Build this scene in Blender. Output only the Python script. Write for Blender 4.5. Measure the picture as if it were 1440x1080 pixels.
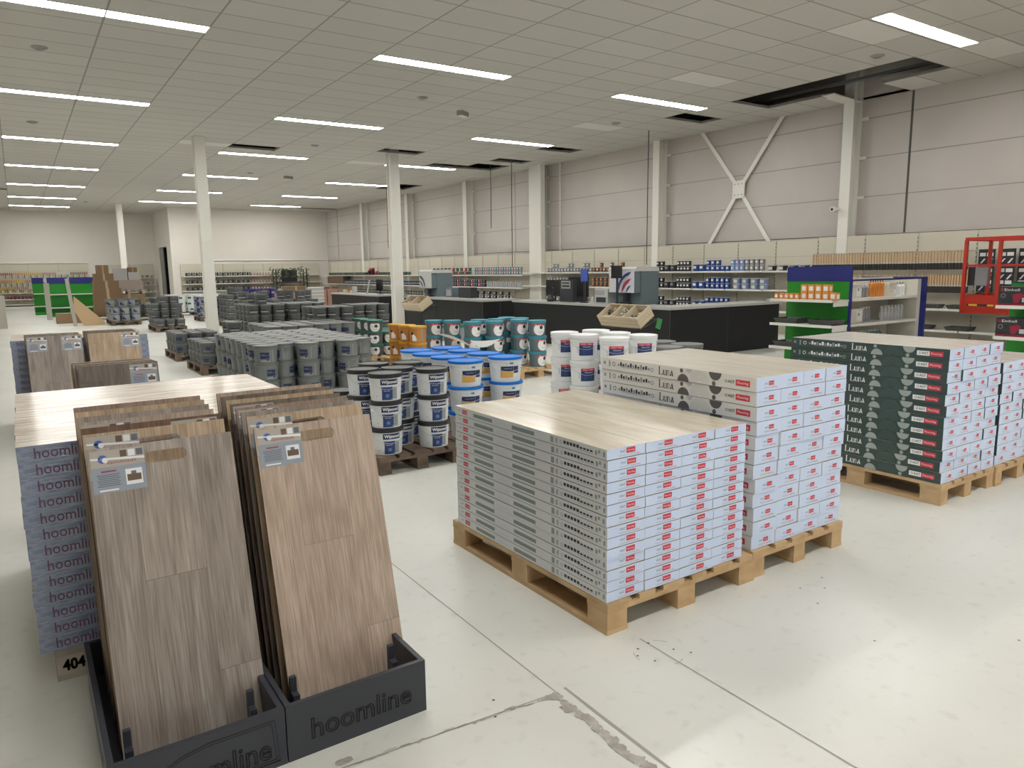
import bpy, bmesh, math, random
from mathutils import Vector, Matrix, Quaternion
for _o in list(bpy.data.objects): bpy.data.objects.remove(_o)
S = bpy.context.scene
COL = S.collection
PI = math.pi
# ------------------------------------------------------------------ camera
F, YAW, PITCH, ROLL = 1021.82635, 0.592044660, 0.156571962, -0.0138238800
cy, sy, cp, sp = math.cos(YAW), math.sin(YAW), math.cos(PITCH), math.sin(PITCH)
fw = Vector((sy*cp, cy*cp, -sp)); rt = Vector((cy, -sy, 0)); up = rt.cross(fw)
cr, sr = math.cos(ROLL), math.sin(ROLL)
r2 = rt*cr + up*sr; u2 = up*cr - rt*sr
cam = bpy.data.objects.new('camera', bpy.data.cameras.new('camera')); COL.objects.link(cam)
cam.data.sensor_width = 36.0; cam.data.lens = 36.0*F/1440.0
cam.data.clip_start = .05; cam.data.clip_end = 200
m = Matrix((r2, u2, -fw)).transposed().to_4x4(); m.translation = Vector((0, 0, 1.6)); cam.matrix_world = m
S.camera = cam
# ------------------------------------------------------------------ world, exposure
w = bpy.data.worlds.new('world'); S.world = w; w.use_nodes = True
w.node_tree.nodes['Background'].inputs[0].default_value = (.9, .95, 1, 1)
w.node_tree.nodes['Background'].inputs[1].default_value = 0.03
S.view_settings.view_transform = 'Standard'; S.view_settings.look = 'None'
S.view_settings.exposure = 0.0; S.view_settings.gamma = 1.0; S.view_settings.use_curve_mapping = False
LAMP = 46.0
H = 4.82           # ceiling height
# ------------------------------------------------------------------ materials
MAT = {}
def M(name, col=(.5, .5, .5), rough=.5, metal=0., coat=0., emis=None, es=1., spec=.5, alpha=1., trans=0.):
    if name in MAT: return MAT[name]
    mt = bpy.data.materials.new(name); mt.use_nodes = True
    b = mt.node_tree.nodes['Principled BSDF']
    b.inputs['Base Color'].default_value = (*col, 1); b.inputs['Roughness'].default_value = rough
    b.inputs['Metallic'].default_value = metal; b.inputs['Coat Weight'].default_value = coat
    b.inputs['Coat Roughness'].default_value = .12
    b.inputs['Specular IOR Level'].default_value = spec
    if alpha < 1: b.inputs['Alpha'].default_value = alpha
    if trans: b.inputs['Transmission Weight'].default_value = trans
    if emis: b.inputs['Emission Color'].default_value = (*emis, 1); b.inputs['Emission Strength'].default_value = es
    MAT[name] = mt; return mt
def nd(mt, t, **kw):
    n = mt.node_tree.nodes.new(t)
    for k, v in kw.items():
        if k.startswith('i_'): n.inputs[k[2:].replace('_', ' ')].default_value = v
        else: setattr(n, k, v)
    return n
def lk(mt, a, b): mt.node_tree.links.new(a, b)
def ramp(mt, src, stops):
    r = nd(mt, 'ShaderNodeValToRGB'); e = r.color_ramp.elements
    while len(e) < len(stops): e.new(.5)
    for i, (p_, c) in enumerate(stops): e[i].position = p_; e[i].color = (*c, 1)
    lk(mt, src, r.inputs[0]); return r
def noise_mat(name, stops, scale=(1, 1, 1), nscale=5., detail=4., rough=.5, coat=0., bump=0., bscale=40., distort=0., rand=0., metal=0.):
    """colour from stretched noise in object space, optional bump"""
    mt = M(name, stops[0][1], rough, metal, coat); b = mt.node_tree.nodes['Principled BSDF']
    tc = nd(mt, 'ShaderNodeTexCoord'); mp = nd(mt, 'ShaderNodeMapping'); mp.inputs['Scale'].default_value = scale
    lk(mt, tc.outputs['Object'], mp.inputs['Vector'])
    if rand:
        oi = nd(mt, 'ShaderNodeObjectInfo'); cx = nd(mt, 'ShaderNodeCombineXYZ')
        ml = nd(mt, 'ShaderNodeMath', operation='MULTIPLY'); ml.inputs[1].default_value = rand
        lk(mt, oi.outputs['Random'], ml.inputs[0])
        for k in range(3): lk(mt, ml.outputs[0], cx.inputs[k])
        lk(mt, cx.outputs[0], mp.inputs['Location'])
    n = nd(mt, 'ShaderNodeTexNoise'); n.inputs['Scale'].default_value = nscale; n.inputs['Detail'].default_value = detail
    n.inputs['Distortion'].default_value = distort
    lk(mt, mp.outputs[0], n.inputs['Vector'])
    r = ramp(mt, n.outputs[0], stops); lk(mt, r.outputs[0], b.inputs['Base Color'])
    if bump:
        n2 = nd(mt, 'ShaderNodeTexNoise'); n2.inputs['Scale'].default_value = bscale; n2.inputs['Detail'].default_value = 3
        lk(mt, mp.outputs[0], n2.inputs['Vector'])
        bp = nd(mt, 'ShaderNodeBump'); bp.inputs['Strength'].default_value = bump; bp.inputs['Distance'].default_value = .01
        lk(mt, n2.outputs[0], bp.inputs['Height']); lk(mt, bp.outputs[0], b.inputs['Normal'])
    return mt
# ------------------------------------------------------------------ mesh builder
_tcache = {}
def text_poly(s):
    """2-D polygons of a word, height about 0.7, starting at x = 0"""
    if s in _tcache: return _tcache[s]
    c = bpy.data.curves.new('t', 'FONT'); c.body = s; c.size = 1; c.resolution_u = 2; c.fill_mode = 'FRONT'
    o = bpy.data.objects.new('t', c); COL.objects.link(o)
    bpy.context.view_layer.update()
    me = bpy.data.meshes.new_from_object(o.evaluated_get(bpy.context.evaluated_depsgraph_get()))
    vs = [(v.co.x, v.co.y) for v in me.vertices]; fs = [tuple(p_.vertices) for p_ in me.polygons]
    x0 = min(v[0] for v in vs); x1 = max(v[0] for v in vs)
    y0 = min(v[1] for v in vs); y1 = max(v[1] for v in vs)
    bpy.data.objects.remove(o); bpy.data.curves.remove(c); bpy.data.meshes.remove(me)
    _tcache[s] = (vs, fs, x0, x1, y0, y1); return _tcache[s]
class MB:
    def __init__(s): s.v = []; s.f = []; s.m = []; s.sm = []; s.mats = []
    def mi(s, mt):
        if isinstance(mt, str): mt = MAT[mt]
        if mt not in s.mats: s.mats.append(mt)
        return s.mats.index(mt)
    def add(s, vs, fs, mt, smooth=False):
        k = len(s.v); i = s.mi(mt); s.v += [tuple(v) for v in vs]
        for f in fs: s.f.append(tuple(a+k for a in f)); s.m.append(i); s.sm.append(smooth)
        return s
    def box(s, x0, y0, z0, x1, y1, z1, mt, T=None, **fm):
        """fm: per-face materials  nx px ny py nz pz"""
        vs = [(x0, y0, z0), (x1, y0, z0), (x1, y1, z0), (x0, y1, z0), (x0, y0, z1), (x1, y0, z1), (x1, y1, z1), (x0, y1, z1)]
        if T is not None: vs = [T @ Vector(v) for v in vs]
        F_ = dict(nz=(0, 3, 2, 1), pz=(4, 5, 6, 7), ny=(0, 1, 5, 4), py=(2, 3, 7, 6), nx=(0, 4, 7, 3), px=(1, 2, 6, 5))
        k = len(s.v); s.v += [tuple(v) for v in vs]
        for n_, f in F_.items():
            s.f.append(tuple(a+k for a in f)); s.m.append(s.mi(fm.get(n_, mt))); s.sm.append(False)
        return s
    def bar(s, a, b, w, h, mt, up=(0, 0, 1)):
        a, b = Vector(a), Vector(b); d = b-a; L = d.length; d.normalize(); upv = Vector(up)
        if abs(d.dot(upv)) > .99: upv = Vector((1, 0, 0))
        x = d.cross(upv).normalized(); z = x.cross(d)
        T = Matrix((x, d, z)).transposed().to_4x4(); T.translation = a
        return s.box(-w/2, 0, -h/2, w/2, L, h/2, mt, T)
    def tube(s, pts, r, mt, n=8, cap=True):
        pts = [Vector(p_) for p_ in pts]; rings = []
        for i, p_ in enumerate(pts):
            d = (pts[min(i+1, len(pts)-1)]-pts[max(i-1, 0)]).normalized()
            a = Vector((0, 0, 1)) if abs(d.z) < .9 else Vector((1, 0, 0))
            x = d.cross(a).normalized(); y = d.cross(x)
            rr = r[i] if isinstance(r, (list, tuple)) else r
            rings.append([p_+(x*math.cos(t*2*PI/n)+y*math.sin(t*2*PI/n))*rr for t in range(n)])
        vs = [v for g in rings for v in g]
        fs = [(i*n+j, i*n+(j+1) % n, (i+1)*n+(j+1) % n, (i+1)*n+j) for i in range(len(pts)-1) for j in range(n)]
        s.add(vs, fs, mt, True)
        if cap: s.add(rings[0], [tuple(range(n))], mt); s.add(rings[-1], [tuple(reversed(range(n)))], mt)
        return s
    def lathe(s, prof, mt, n=24, T=None, mats=None, c=(0, 0)):
        """prof: (r, z) list; each segment is its own smooth strip"""
        for k in range(len(prof)-1):
            (ra, za), (rb, zb) = prof[k], prof[k+1]; vs = []
            for r_, z_ in ((ra, za), (rb, zb)):
                for j in range(n):
                    a = 2*PI*j/n; v = Vector((c[0]+r_*math.cos(a), c[1]+r_*math.sin(a), z_)); vs.append(T @ v if T is not None else v)
            s.add(vs, [(j, (j+1) % n, n+(j+1) % n, n+j) for j in range(n)], mats[k] if mats else mt, True)
        return s
    def disc(s, r, z, mt, n=24, c=(0, 0), flip=False, T=None):
        vs = [Vector((c[0]+r*math.cos(2*PI*j/n), c[1]+r*math.sin(2*PI*j/n), z)) for j in range(n)]
        if T is not None: vs = [T @ v for v in vs]
        f = tuple(range(n)); return s.add(vs, [tuple(reversed(f)) if flip else f], mt)
    def decal(s, fr, poly, mt):
        """poly in (u, v) on frame fr = (origin, uvec, vvec)"""
        o, u, v = fr; return s.add([o+u*a+v*b for a, b in poly], [tuple(range(len(poly)))], mt)
    def rect(s, fr, u0, v0, u1, v1, mt): return s.decal(fr, [(u0, v0), (u1, v0), (u1, v1), (u0, v1)], mt)
    def circ(s, fr, cu, cv, r, mt, n=20, a0=0., a1=2*PI, asp=1.):
        full = a1-a0 > 6.2
        pts = [(cu+r*asp*math.cos(a0+(a1-a0)*i/n), cv+r*math.sin(a0+(a1-a0)*i/n)) for i in range(n if full else n+1)]
        return s.decal(fr, pts, mt)
    def ringd(s, fr, cu, cv, r, w, mt, n=24, a0=0., a1=2*PI):
        o, u, v = fr
        for i in range(n):
            t0 = a0+(a1-a0)*i/n; t1 = a0+(a1-a0)*(i+1)/n
            s.decal(fr, [(cu+r*math.cos(t0), cv+r*math.sin(t0)), (cu+r*math.cos(t1), cv+r*math.sin(t1)),
                         (cu+(r-w)*math.cos(t1), cv+(r-w)*math.sin(t1)), (cu+(r-w)*math.cos(t0), cv+(r-w)*math.sin(t0))][::-1], mt)
        return s
    def text(s, fr, word, u0, v0, h, mt, width=None, fat=0.):
        """cap height h, left edge at u0, base at v0"""
        vs, fs, x0, x1, y0, y1 = text_poly(word); k = h/.69; kx = k if width is None else width/(x1-x0)
        o, u, v = fr
        s.add([o+u*(u0+(a-x0)*kx)+v*(v0+b*k) for a, b in vs], fs, mt)
        if fat:
            for dx, dy in ((fat, 0), (0, fat), (fat, fat)):
                s.add([o+u*(u0+dx+(a-x0)*kx)+v*(v0+dy+b*k) for a, b in vs], fs, mt)
        return s
    def build(s, name, parent=None, loc=None, rot=None):
        me = bpy.data.meshes.new(name); me.from_pydata([tuple(v) for v in s.v], [], s.f)
        for mt in s.mats: me.materials.append(mt)
        me.polygons.foreach_set('material_index', s.m); me.polygons.foreach_set('use_smooth', s.sm); me.update()
        o = bpy.data.objects.new(name, me); COL.objects.link(o)
        if parent is not None: o.parent = parent
        if loc is not None: o.location = loc
        if rot is not None: o.rotation_euler = rot
        return o
def empty(name, loc=(0, 0, 0), rz=0):
    o = bpy.data.objects.new(name, None); COL.objects.link(o); o.location = loc; o.rotation_euler = (0, 0, rz)
    o.empty_display_size = .1; return o
def tag(o, label, cat, group=None, kind=None):
    ws = label.split()
    if len(ws) > 16: print('LONG LABEL', len(ws), label)
    o['label'] = label; o['category'] = cat
    if group: o['group'] = group
    elif 'group' in o.keys(): del o['group']
    if kind: o['kind'] = kind
    return o
def struct(o): o['kind'] = 'structure'; return o
KIDS = {}
def reg(root, kids): KIDS[root.name] = kids; return root
def dup(root, loc, rz=None, rot=None):
    r = root.copy(); COL.objects.link(r); r.location = loc
    if rz is not None: r.rotation_euler = (0, 0, rz)
    if rot is not None: r.rotation_euler = rot
    for ch in KIDS.get(root.name, []):
        c = ch.copy(); COL.objects.link(c); c.parent = r
        for g in KIDS.get(ch.name, []):
            d = g.copy(); COL.objects.link(d); d.parent = c
    return r
class Proto:
    """first use moves the built thing itself, later uses copy it"""
    ALL = []
    def __init__(s, root, kids=()): s.root = root; s.used = False; reg(root, list(kids)); Proto.ALL.append(s)
    def put(s, loc, rz=0., rot=None):
        if not s.used:
            s.used = True; s.root.location = loc; s.root.rotation_euler = rot if rot is not None else (0, 0, rz); return s.root
        return dup(s.root, loc, rz, rot)
ORD = ['first', 'second', 'third', 'fourth', 'fifth', 'sixth', 'seventh', 'eighth', 'ninth', 'tenth', 'eleventh', 'twelfth', 'thirteenth',
       'fourteenth', 'fifteenth', 'sixteenth', 'seventeenth', 'eighteenth', 'nineteenth', 'twentieth']
TENS = {20: 'twenty', 30: 'thirty', 40: 'forty', 50: 'fifty', 60: 'sixty', 70: 'seventy', 80: 'eighty', 90: 'ninety'}
def ordw(i):  # 0-based
    if i < 20: return ORD[i]
    t, u = divmod(i+1, 10)
    if u == 0: return {20: 'twentieth', 30: 'thirtieth', 40: 'fortieth', 50: 'fiftieth', 60: 'sixtieth', 70: 'seventieth', 80: 'eightieth'}[t*10]
    return TENS[t*10]+'-'+ORD[u-1]
X, Y, Z = Vector((1, 0, 0)), Vector((0, 1, 0)), Vector((0, 0, 1))
R = random.Random(7)
# ================================================================== SETTING
def floor_material():
    mt = M('floor_paint', (.6, .6, .57), .32); b = mt.node_tree.nodes['Principled BSDF']
    tc = nd(mt, 'ShaderNodeTexCoord')
    n1 = nd(mt, 'ShaderNodeTexNoise', i_Scale=.8, i_Detail=6.); lk(mt, tc.outputs['Object'], n1.inputs['Vector'])
    r1 = ramp(mt, n1.outputs[0], [(.3, (.625, .625, .575)), (.7, (.70, .70, .655))])
    n2 = nd(mt, 'ShaderNodeTexNoise', i_Scale=14., i_Detail=6.); lk(mt, tc.outputs['Object'], n2.inputs['Vector'])
    r2_ = ramp(mt, n2.outputs[0], [(.28, (.90, .90, .89)), (.42, (1, 1, 1))])
    mx = nd(mt, 'ShaderNodeMix', data_type='RGBA', blend_type='MULTIPLY'); mx.inputs['Factor'].default_value = 1
    lk(mt, r1.outputs[0], mx.inputs[6]); lk(mt, r2_.outputs[0], mx.inputs[7])
    # small dark specks and scuffs
    vo = nd(mt, 'ShaderNodeTexVoronoi', i_Scale=3.2); lk(mt, tc.outputs['Object'], vo.inputs['Vector'])
    r3 = ramp(mt, vo.outputs['Distance'], [(.012, (.30, .29, .26)), (.02, (1, 1, 1))])
    m2 = nd(mt, 'ShaderNodeMix', data_type='RGBA', blend_type='MULTIPLY'); m2.inputs['Factor'].default_value = .8
    lk(mt, mx.outputs[2], m2.inputs[6]); lk(mt, r3.outputs[0], m2.inputs[7]); lk(mt, m2.outputs[2], b.inputs['Base Color'])
    n4 = nd(mt, 'ShaderNodeTexNoise', i_Scale=2.5, i_Detail=5.); lk(mt, tc.outputs['Object'], n4.inputs['Vector'])
    mr = nd(mt, 'ShaderNodeMapRange'); mr.inputs['To Min'].default_value = .24; mr.inputs['To Max'].default_value = .42
    lk(mt, n4.outputs[0], mr.inputs['Value']); lk(mt, mr.outputs[0], b.inputs['Roughness'])
    bp = nd(mt, 'ShaderNodeBump', i_Strength=.12, i_Distance=.004); n5 = nd(mt, 'ShaderNodeTexNoise', i_Scale=30., i_Detail=4.)
    lk(mt, tc.outputs['Object'], n5.inputs['Vector']); lk(mt, n5.outputs[0], bp.inputs['Height']); lk(mt, bp.outputs[0], b.inputs['Normal'])
    return mt
floor_material()
def ceiling_material():
    mt = M('ceiling_tile', (.6, .58, .53), .85); b = mt.node_tree.nodes['Principled BSDF']
    tc = nd(mt, 'ShaderNodeTexCoord'); sx = nd(mt, 'ShaderNodeSeparateXYZ'); lk(mt, tc.outputs['Object'], sx.inputs[0])
    def line(sock, per, off, wd):
        a = nd(mt, 'ShaderNodeMath', operation='SUBTRACT'); a.inputs[1].default_value = off; lk(mt, sock, a.inputs[0])
        d = nd(mt, 'ShaderNodeMath', operation='DIVIDE'); d.inputs[1].default_value = per; lk(mt, a.outputs[0], d.inputs[0])
        f = nd(mt, 'ShaderNodeMath', operation='FRACT'); lk(mt, d.outputs[0], f.inputs[0])
        g = nd(mt, 'ShaderNodeMath', operation='PINGPONG'); g.inputs[1].default_value = .5; lk(mt, f.outputs[0], g.inputs[0])
        c = nd(mt, 'ShaderNodeMath', operation='LESS_THAN'); c.inputs[1].default_value = wd/2/per; lk(mt, g.outputs[0], c.inputs[0])
        fl = nd(mt, 'ShaderNodeMath', operation='FLOOR'); lk(mt, d.outputs[0], fl.inputs[0])
        return c.outputs[0], fl.outputs[0]
    lx, fx = line(sx.outputs[0], 1.204, .045, .024); ly, fy = line(sx.outputs[1], .6, 10.67, .024)
    mxm = nd(mt, 'ShaderNodeMath', operation='MAXIMUM'); lk(mt, lx, mxm.inputs[0]); lk(mt, ly, mxm.inputs[1])
    cx = nd(mt, 'ShaderNodeCombineXYZ'); lk(mt, fx, cx.inputs[0]); lk(mt, fy, cx.inputs[1])
    wn = nd(mt, 'ShaderNodeTexWhiteNoise'); lk(mt, cx.outputs[0], wn.inputs['Vector'])
    r = ramp(mt, wn.outputs[0], [(0, (.545, .53, .485)), (.97, (.57, .555, .51)), (1.0, (.58, .565, .52))])
    mx = nd(mt, 'ShaderNodeMix', data_type='RGBA'); lk(mt, mxm.outputs[0], mx.inputs['Factor'])
    lk(mt, r.outputs[0], mx.inputs[6]); mx.inputs[7].default_value = (.30, .29, .27, 1); lk(mt, mx.outputs[2], b.inputs['Base Color'])
ceiling_material()
noise_mat('wall_paint', [(.3, (.70, .665, .61)), (.7, (.74, .70, .645))], nscale=.6, rough=.75)
noise_mat('panel_wall', [(.25, (.50, .46, .43)), (.75, (.56, .52, .485))], nscale=.9, rough=.55)
M('white_steel', (.78, .77, .71), .45); M('seam', (.10, .095, .085), .8); M('seam_soft', (.30, .28, .25), .8)
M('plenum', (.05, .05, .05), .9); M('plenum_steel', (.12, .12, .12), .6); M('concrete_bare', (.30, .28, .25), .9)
noise_mat('peeled', [(.35, (.30, .275, .25)), (.65, (.44, .41, .38))], nscale=18, rough=.9)
M('joint', (.33, .32, .29), .9)
XL, XR, YN, YB, YF = -3.6, 14.3, -7., 39.2, 44.2
# floor with its joints and peeled paint
b = MB(); b.box(XL, YN, -.2, XR, YF, 0, 'floor_paint')
fl = struct(b.build('floor'))
b = MB()
fr = (Vector((0, 0, .0012)), X, Y)
def strip(p, q, w, mt='joint'):
    p, q = Vector(p), Vector(q); d = (q-p).normalized(); n_ = Vector((-d.y, d.x))*w/2
    b.decal(fr, [tuple(p-n_), tuple(q-n_), tuple(q+n_), tuple(p+n_)], mt)
strip((1.55, -2), (1.60, 2.045), .012); strip((1.555, 2.04), (1.61, 8.2), .006); strip((0.2, 2.14), (1.56, 2.035), .006); strip((-3.5, 2.4), (.2, 2.14), .006)
strip((2.02, -3), (2.10, 2.15), .006, 'joint'); strip((6.2, -3), (6.25, 30), .005)
rr = random.Random(3); bz = .0014
def blob(x, y, a, c_, mt='peeled', ang=0):
    n_ = 14; pts = []
    for i in range(n_):
        t = 2*PI*i/n_; k = rr.uniform(.6, 1.15); u_, v_ = a*k*math.cos(t), c_*k*math.sin(t)
        pts.append((x+u_*math.cos(ang)-v_*math.sin(ang), y+u_*math.sin(ang)+v_*math.cos(ang)))
    global bz; bz += .00004; b.decal((Vector((0, 0, bz)), X, Y), pts, mt)
for i in range(26):
    t = i/25; blob(1.555-rr.uniform(.005, .03), 1.35+.62*t, rr.uniform(.012, .03), rr.uniform(.015, .04))
blob(1.535, 2.015, .03, .028); blob(1.50, 2.03, .03, .014)
for i in range(22):
    t = i/21; blob(.75+.72*t+rr.uniform(-.02, .02), 2.035+.062*(1-t)+rr.uniform(-.01, .01), rr.uniform(.008, .03), rr.uniform(.002, .006), 'joint', -.08)
blob(.74, 2.125, .03, .018)
for x_, y_ in ((2.10, 2.10), (2.03, 2.09), (2.15, 2.0), (2.02, 1.98), (1.99, 2.05), (2.19, 1.94), (3.1, 2.05), (3.2, 1.98), (3.02, 1.9), (3.3, 2.06), (1.33, 2.13), (1.28, 2.04), (3.4, 1.2), (2.9, 1.55)):
    blob(x_, y_, .006, .006, 'seam')
for k in range(3):
    b.ringd((Vector((0, 0, .0014)), X, Y), 2.08, 2.02, .105, .003, 'joint', 5, .4+k*2.1, 1.0+k*2.1)
o = b.build('floor'); o.parent = fl; o.name = 'floor_joint'
# ceiling with open tiles
holes = [(12.085, 6.47, 13.289, 10.07), (13.289, 7.67, 14.3, 8.87), (12.085, 11.27, 13.289, 11.87), (12.085, 16.07, 13.289, 16.67), (4.861, 19.67, 6.065, 20.27), (8.473, 18.47, 9.677, 19.07),
         (10.881, 20.27, 12.085, 20.87), (12.085, 19.67, 13.289, 20.87), (12.085, 18.47, 13.289, 19.07), (12.085, 25.67, 13.289, 27.47), (12.085, 37.07, 14.2, 37.67), (-1.159, 33.47, .045, 34.07)]
b = MB()
xs = sorted(set([XL, XR]+[.045+1.204*i for i in range(-8, 13) if XL < .045+1.204*i < XR]))
ys = sorted(set([YN, YF]+[10.67+.6*i for i in range(-29, 56) if YN < 10.67+.6*i < YF]))
def solid(i, j):
    if i < 0 or j < 0 or i >= len(xs)-1 or j >= len(ys)-1: return True
    cx_, cy_ = (xs[i]+xs[i+1])/2, (ys[j]+ys[j+1])/2
    return not any(h[0] < cx_ < h[2] and h[1] < cy_ < h[3] for h in holes)
for i in range(len(xs)-1):
    for j in range(len(ys)-1):
        x0, x1, y0, y1 = xs[i], xs[i+1], ys[j], ys[j+1]
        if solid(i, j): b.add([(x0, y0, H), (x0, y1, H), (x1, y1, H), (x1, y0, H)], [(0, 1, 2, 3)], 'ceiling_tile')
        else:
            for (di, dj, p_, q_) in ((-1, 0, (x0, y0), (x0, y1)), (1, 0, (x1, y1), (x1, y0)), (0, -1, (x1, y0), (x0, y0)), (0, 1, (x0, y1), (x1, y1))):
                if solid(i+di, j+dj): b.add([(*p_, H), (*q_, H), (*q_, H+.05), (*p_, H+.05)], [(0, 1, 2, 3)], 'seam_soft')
ce = struct(b.build('ceiling'))
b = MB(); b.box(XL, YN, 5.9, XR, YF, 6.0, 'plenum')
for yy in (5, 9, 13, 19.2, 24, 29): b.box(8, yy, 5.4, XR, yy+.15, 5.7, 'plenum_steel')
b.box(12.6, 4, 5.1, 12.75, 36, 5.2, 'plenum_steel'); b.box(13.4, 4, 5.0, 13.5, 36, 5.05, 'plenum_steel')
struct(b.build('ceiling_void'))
b = MB()
for k in range(4):
    pts = [(12.45+.12*k+.1*math.sin(i*.9+k), 6.6+i*.36, 5.0+.05*k+.05*math.sin(i*1.3+k)) for i in range(10)]
    b.tube(pts, .012, 'seam', 6)
tag(b.build('cable_bundle'), 'loose dark cables lying in the long open strip of the ceiling', 'cable')
M('tile_pale', (.70, .685, .64), .8)
for x0, y0 in ((9.677, 8.87), (9.677, 5.87), (12.085, 5.27), (13.289, 7.07), (8.473, 20.87), (3.657, 19.67), (-1.159, 21.47), (10.881, 13.07)):
    b = MB(); b.box(x0+.014, y0+.014, H-.003, x0+(1.19 if x0 < 13 else 1.0), y0+.586, H-.0005, 'tile_pale'); o = b.build('ceiling_panel', ce)
# dropped strip by the wall: hanging tile edge
b = MB(); b.box(0, 0, 0, .95, .30, .02, 'white_steel')
o = b.build('ceiling_tile'); o.rotation_euler = (0, .05, 0); o.location = (13.30, 8.62, 4.83)
tag(o, 'loose pale ceiling panel hanging at the open strip beside the wall column', 'ceiling panel')
# walls
b = MB(); b.box(XR, YN, 0, XR+.2, YB, 5.9, 'panel_wall')
for k in range(5): b.box(XR-.004, YN, 2.185+.755*k-.008, XR, YB, 2.185+.755*k+.008, 'seam_soft' if k else 'seam')
b.box(XR-.006, 7.6, 2.2, XR, 7.64, H, 'seam'); b.box(XR-.006, 37.5, 2.2, XR, 37.53, H, 'seam'); b.box(XR-.006, 20.9, 2.2, XR, 20.92, H, 'seam_soft')
struct(b.build('wall_right'))
b = MB(); b.box(6.4, YB, 0, XR+.2, YB+.2, 5.9, 'wall_paint'); struct(b.build('wall_back'))
b = MB(); b.box(XL, YF, 0, 6.6, YF+.2, 5.9, 'wall_paint'); struct(b.build('wall_far'))
b = MB(); b.box(6.4, YB+.2, 0, 6.6, 40.4, 5.9, 'wall_paint'); b.box(6.4, 42.75, 0, 6.6, YF, 5.9, 'wall_paint'); b.box(6.4, 40.4, 2.97, 6.6, 42.75, 5.9, 'wall_paint')
struct(b.build('wall_jog'))
b = MB(); b.box(6.6, 40.4, 0, 9., 40.42, 3, 'plenum'); b.box(6.6, 42.73, 0, 9., 42.75, 3, 'plenum'); b.box(9., 40.4, 0, 9.02, 42.75, 3, 'plenum'); b.box(6.6, 40.4, 2.97, 9., 42.75, 3., 'plenum')
struct(b.build('wall_passage'))
M('door_grey', (.22, .22, .215), .5)
b = MB(); b.box(6.42, 41.7, 0, 6.47, 42.74, 2.95, 'door_grey'); struct(b.build('door_1'))
b = MB(); b.box(XL-.2, YN, 0, XL, YF, 5.9, 'wall_paint'); struct(b.build('wall_left'))
b = MB(); b.box(XL, YN-.2, 0, XR, YN, 5.9, 'wall_paint'); struct(b.build('wall_front'))
# wall pipes / cable trays
b = MB(); b.tube([(8.1, YB-.03, 2.25), (XR-.05, YB-.03, 2.25)], .035, 'white_steel', 8); b.box(-.8, YF-.05, 2.22, 3.2, YF, 2.28, 'white_steel'); struct(b.build('trim_1'))
# columns
def wall_column(y, w=.2, d=.26, x=None):
    b = MB(); x1 = XR-.005; x0 = x1-d
    b.box(x0, y-w/2, 0, x0+.015, y+w/2, H+.6, 'white_steel'); b.box(x0+.015, y-.006, 0, x1-.015, y+.006, H+.6, 'white_steel')
    b.box(x1-.015, y-w/2, 0, x1, y+w/2, H+.6, 'white_steel')
    for z_ in (2.93, 3.7, 4.45): b.box(x1-.03, y-w/2-.14, z_-.03, x1-.01, y-w/2, z_+.03, 'white_steel')
    return struct(b.build('column'))
for y_ in (8.72, 14.0, 23.8, 28.7, 33.6): wall_column(y_, .22 if y_ < 20 else .26, .3)
wall_column(19.35, .5, .36); b = MB(); b.box(13.85, 18.85, 0, 14.02, 19.0, H, 'white_steel'); b.tube([(14.2, 18.3, 1.9), (14.2, 18.3, H)], .02, 'white_steel', 8); struct(b.build('column'))
def free_column(x, y, w=.24):
    b = MB(); z1 = H+.3; t = .02
    b.box(x-w/2, y-w/2, 0, x+w/2, y-w/2+t, z1, 'white_steel'); b.box(x-w/2, y+w/2-t, 0, x+w/2, y+w/2, z1, 'white_steel')
    b.box(x-w*.32, y-w/2+t, 0, x+w*.32, y+w/2-t, z1, 'white_steel')
    b.box(x-w/2-.02, y-w/2-.02, 0, x+w/2+.02, y+w/2+.02, .02, 'white_steel')
    return struct(b.build('column'))
free_column(3.93, 19.15, .25); free_column(9.03, 19.25, .27); free_column(4.24, 38.6, .25)
# cross brace
b = MB(); xb = XR-.09
c_ = Vector((xb, 11.5, 3.37))
for e in ((12.69, 4.86), (10.37, 4.86), (12.38, 2.1), (10.60, 2.1)): b.bar(c_, (xb, e[0], e[1]), .015, .09, 'white_steel', up=(1, 0, 0)) if False else b.bar(c_, (xb, e[0], e[1]), .09, .02, 'white_steel', up=(1, 0, 0))
b.box(xb-.03, 11.33, 3.17, xb-.01, 11.67, 3.57, 'white_steel')
M('bolt', (.45, .45, .42), .4, .6)
for u_ in (-.1, 0, .1):
    for v_ in (-.12, .12): b.box(xb-.045, 11.5+u_-.012, 3.37+v_-.012, xb-.03, 11.5+u_+.012, 3.37+v_+.012, 'bolt')
struct(b.build('cross_brace'))
# security camera on column
M('cam_white', (.75, .75, .73), .35); M('black', (.02, .02, .022), .45); M('glass_dark', (.01, .01, .012), .08)
c0 = empty('security_camera', (13.97, 8.80, 2.72)); tag(c0, 'small white round security camera on the steel wall column', 'camera')
b = MB(); b.tube([(.02, -.0, 0), (-.02, .02, 0), (-.05, .05, -.01)], .03, 'cam_white', 10); b.build('bracket', c0)
b = MB(); b.lathe([(0, -.06), (.05, -.06), (.06, -.03), (.06, .03), (.035, .06), (0, .06)], 'cam_white', 16, Matrix.Translation((-.09, .06, -.01)) @ Matrix.Rotation(PI/2, 4, 'Y')); b.build('housing', c0)
b = MB(); b.lathe([(0, -.065), (.028, -.065), (.028, -.055)], 'glass_dark', 12, Matrix.Translation((-.09, .06, -.01)) @ Matrix.Rotation(PI/2, 4, 'Y')); b.build('lens', c0)
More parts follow.
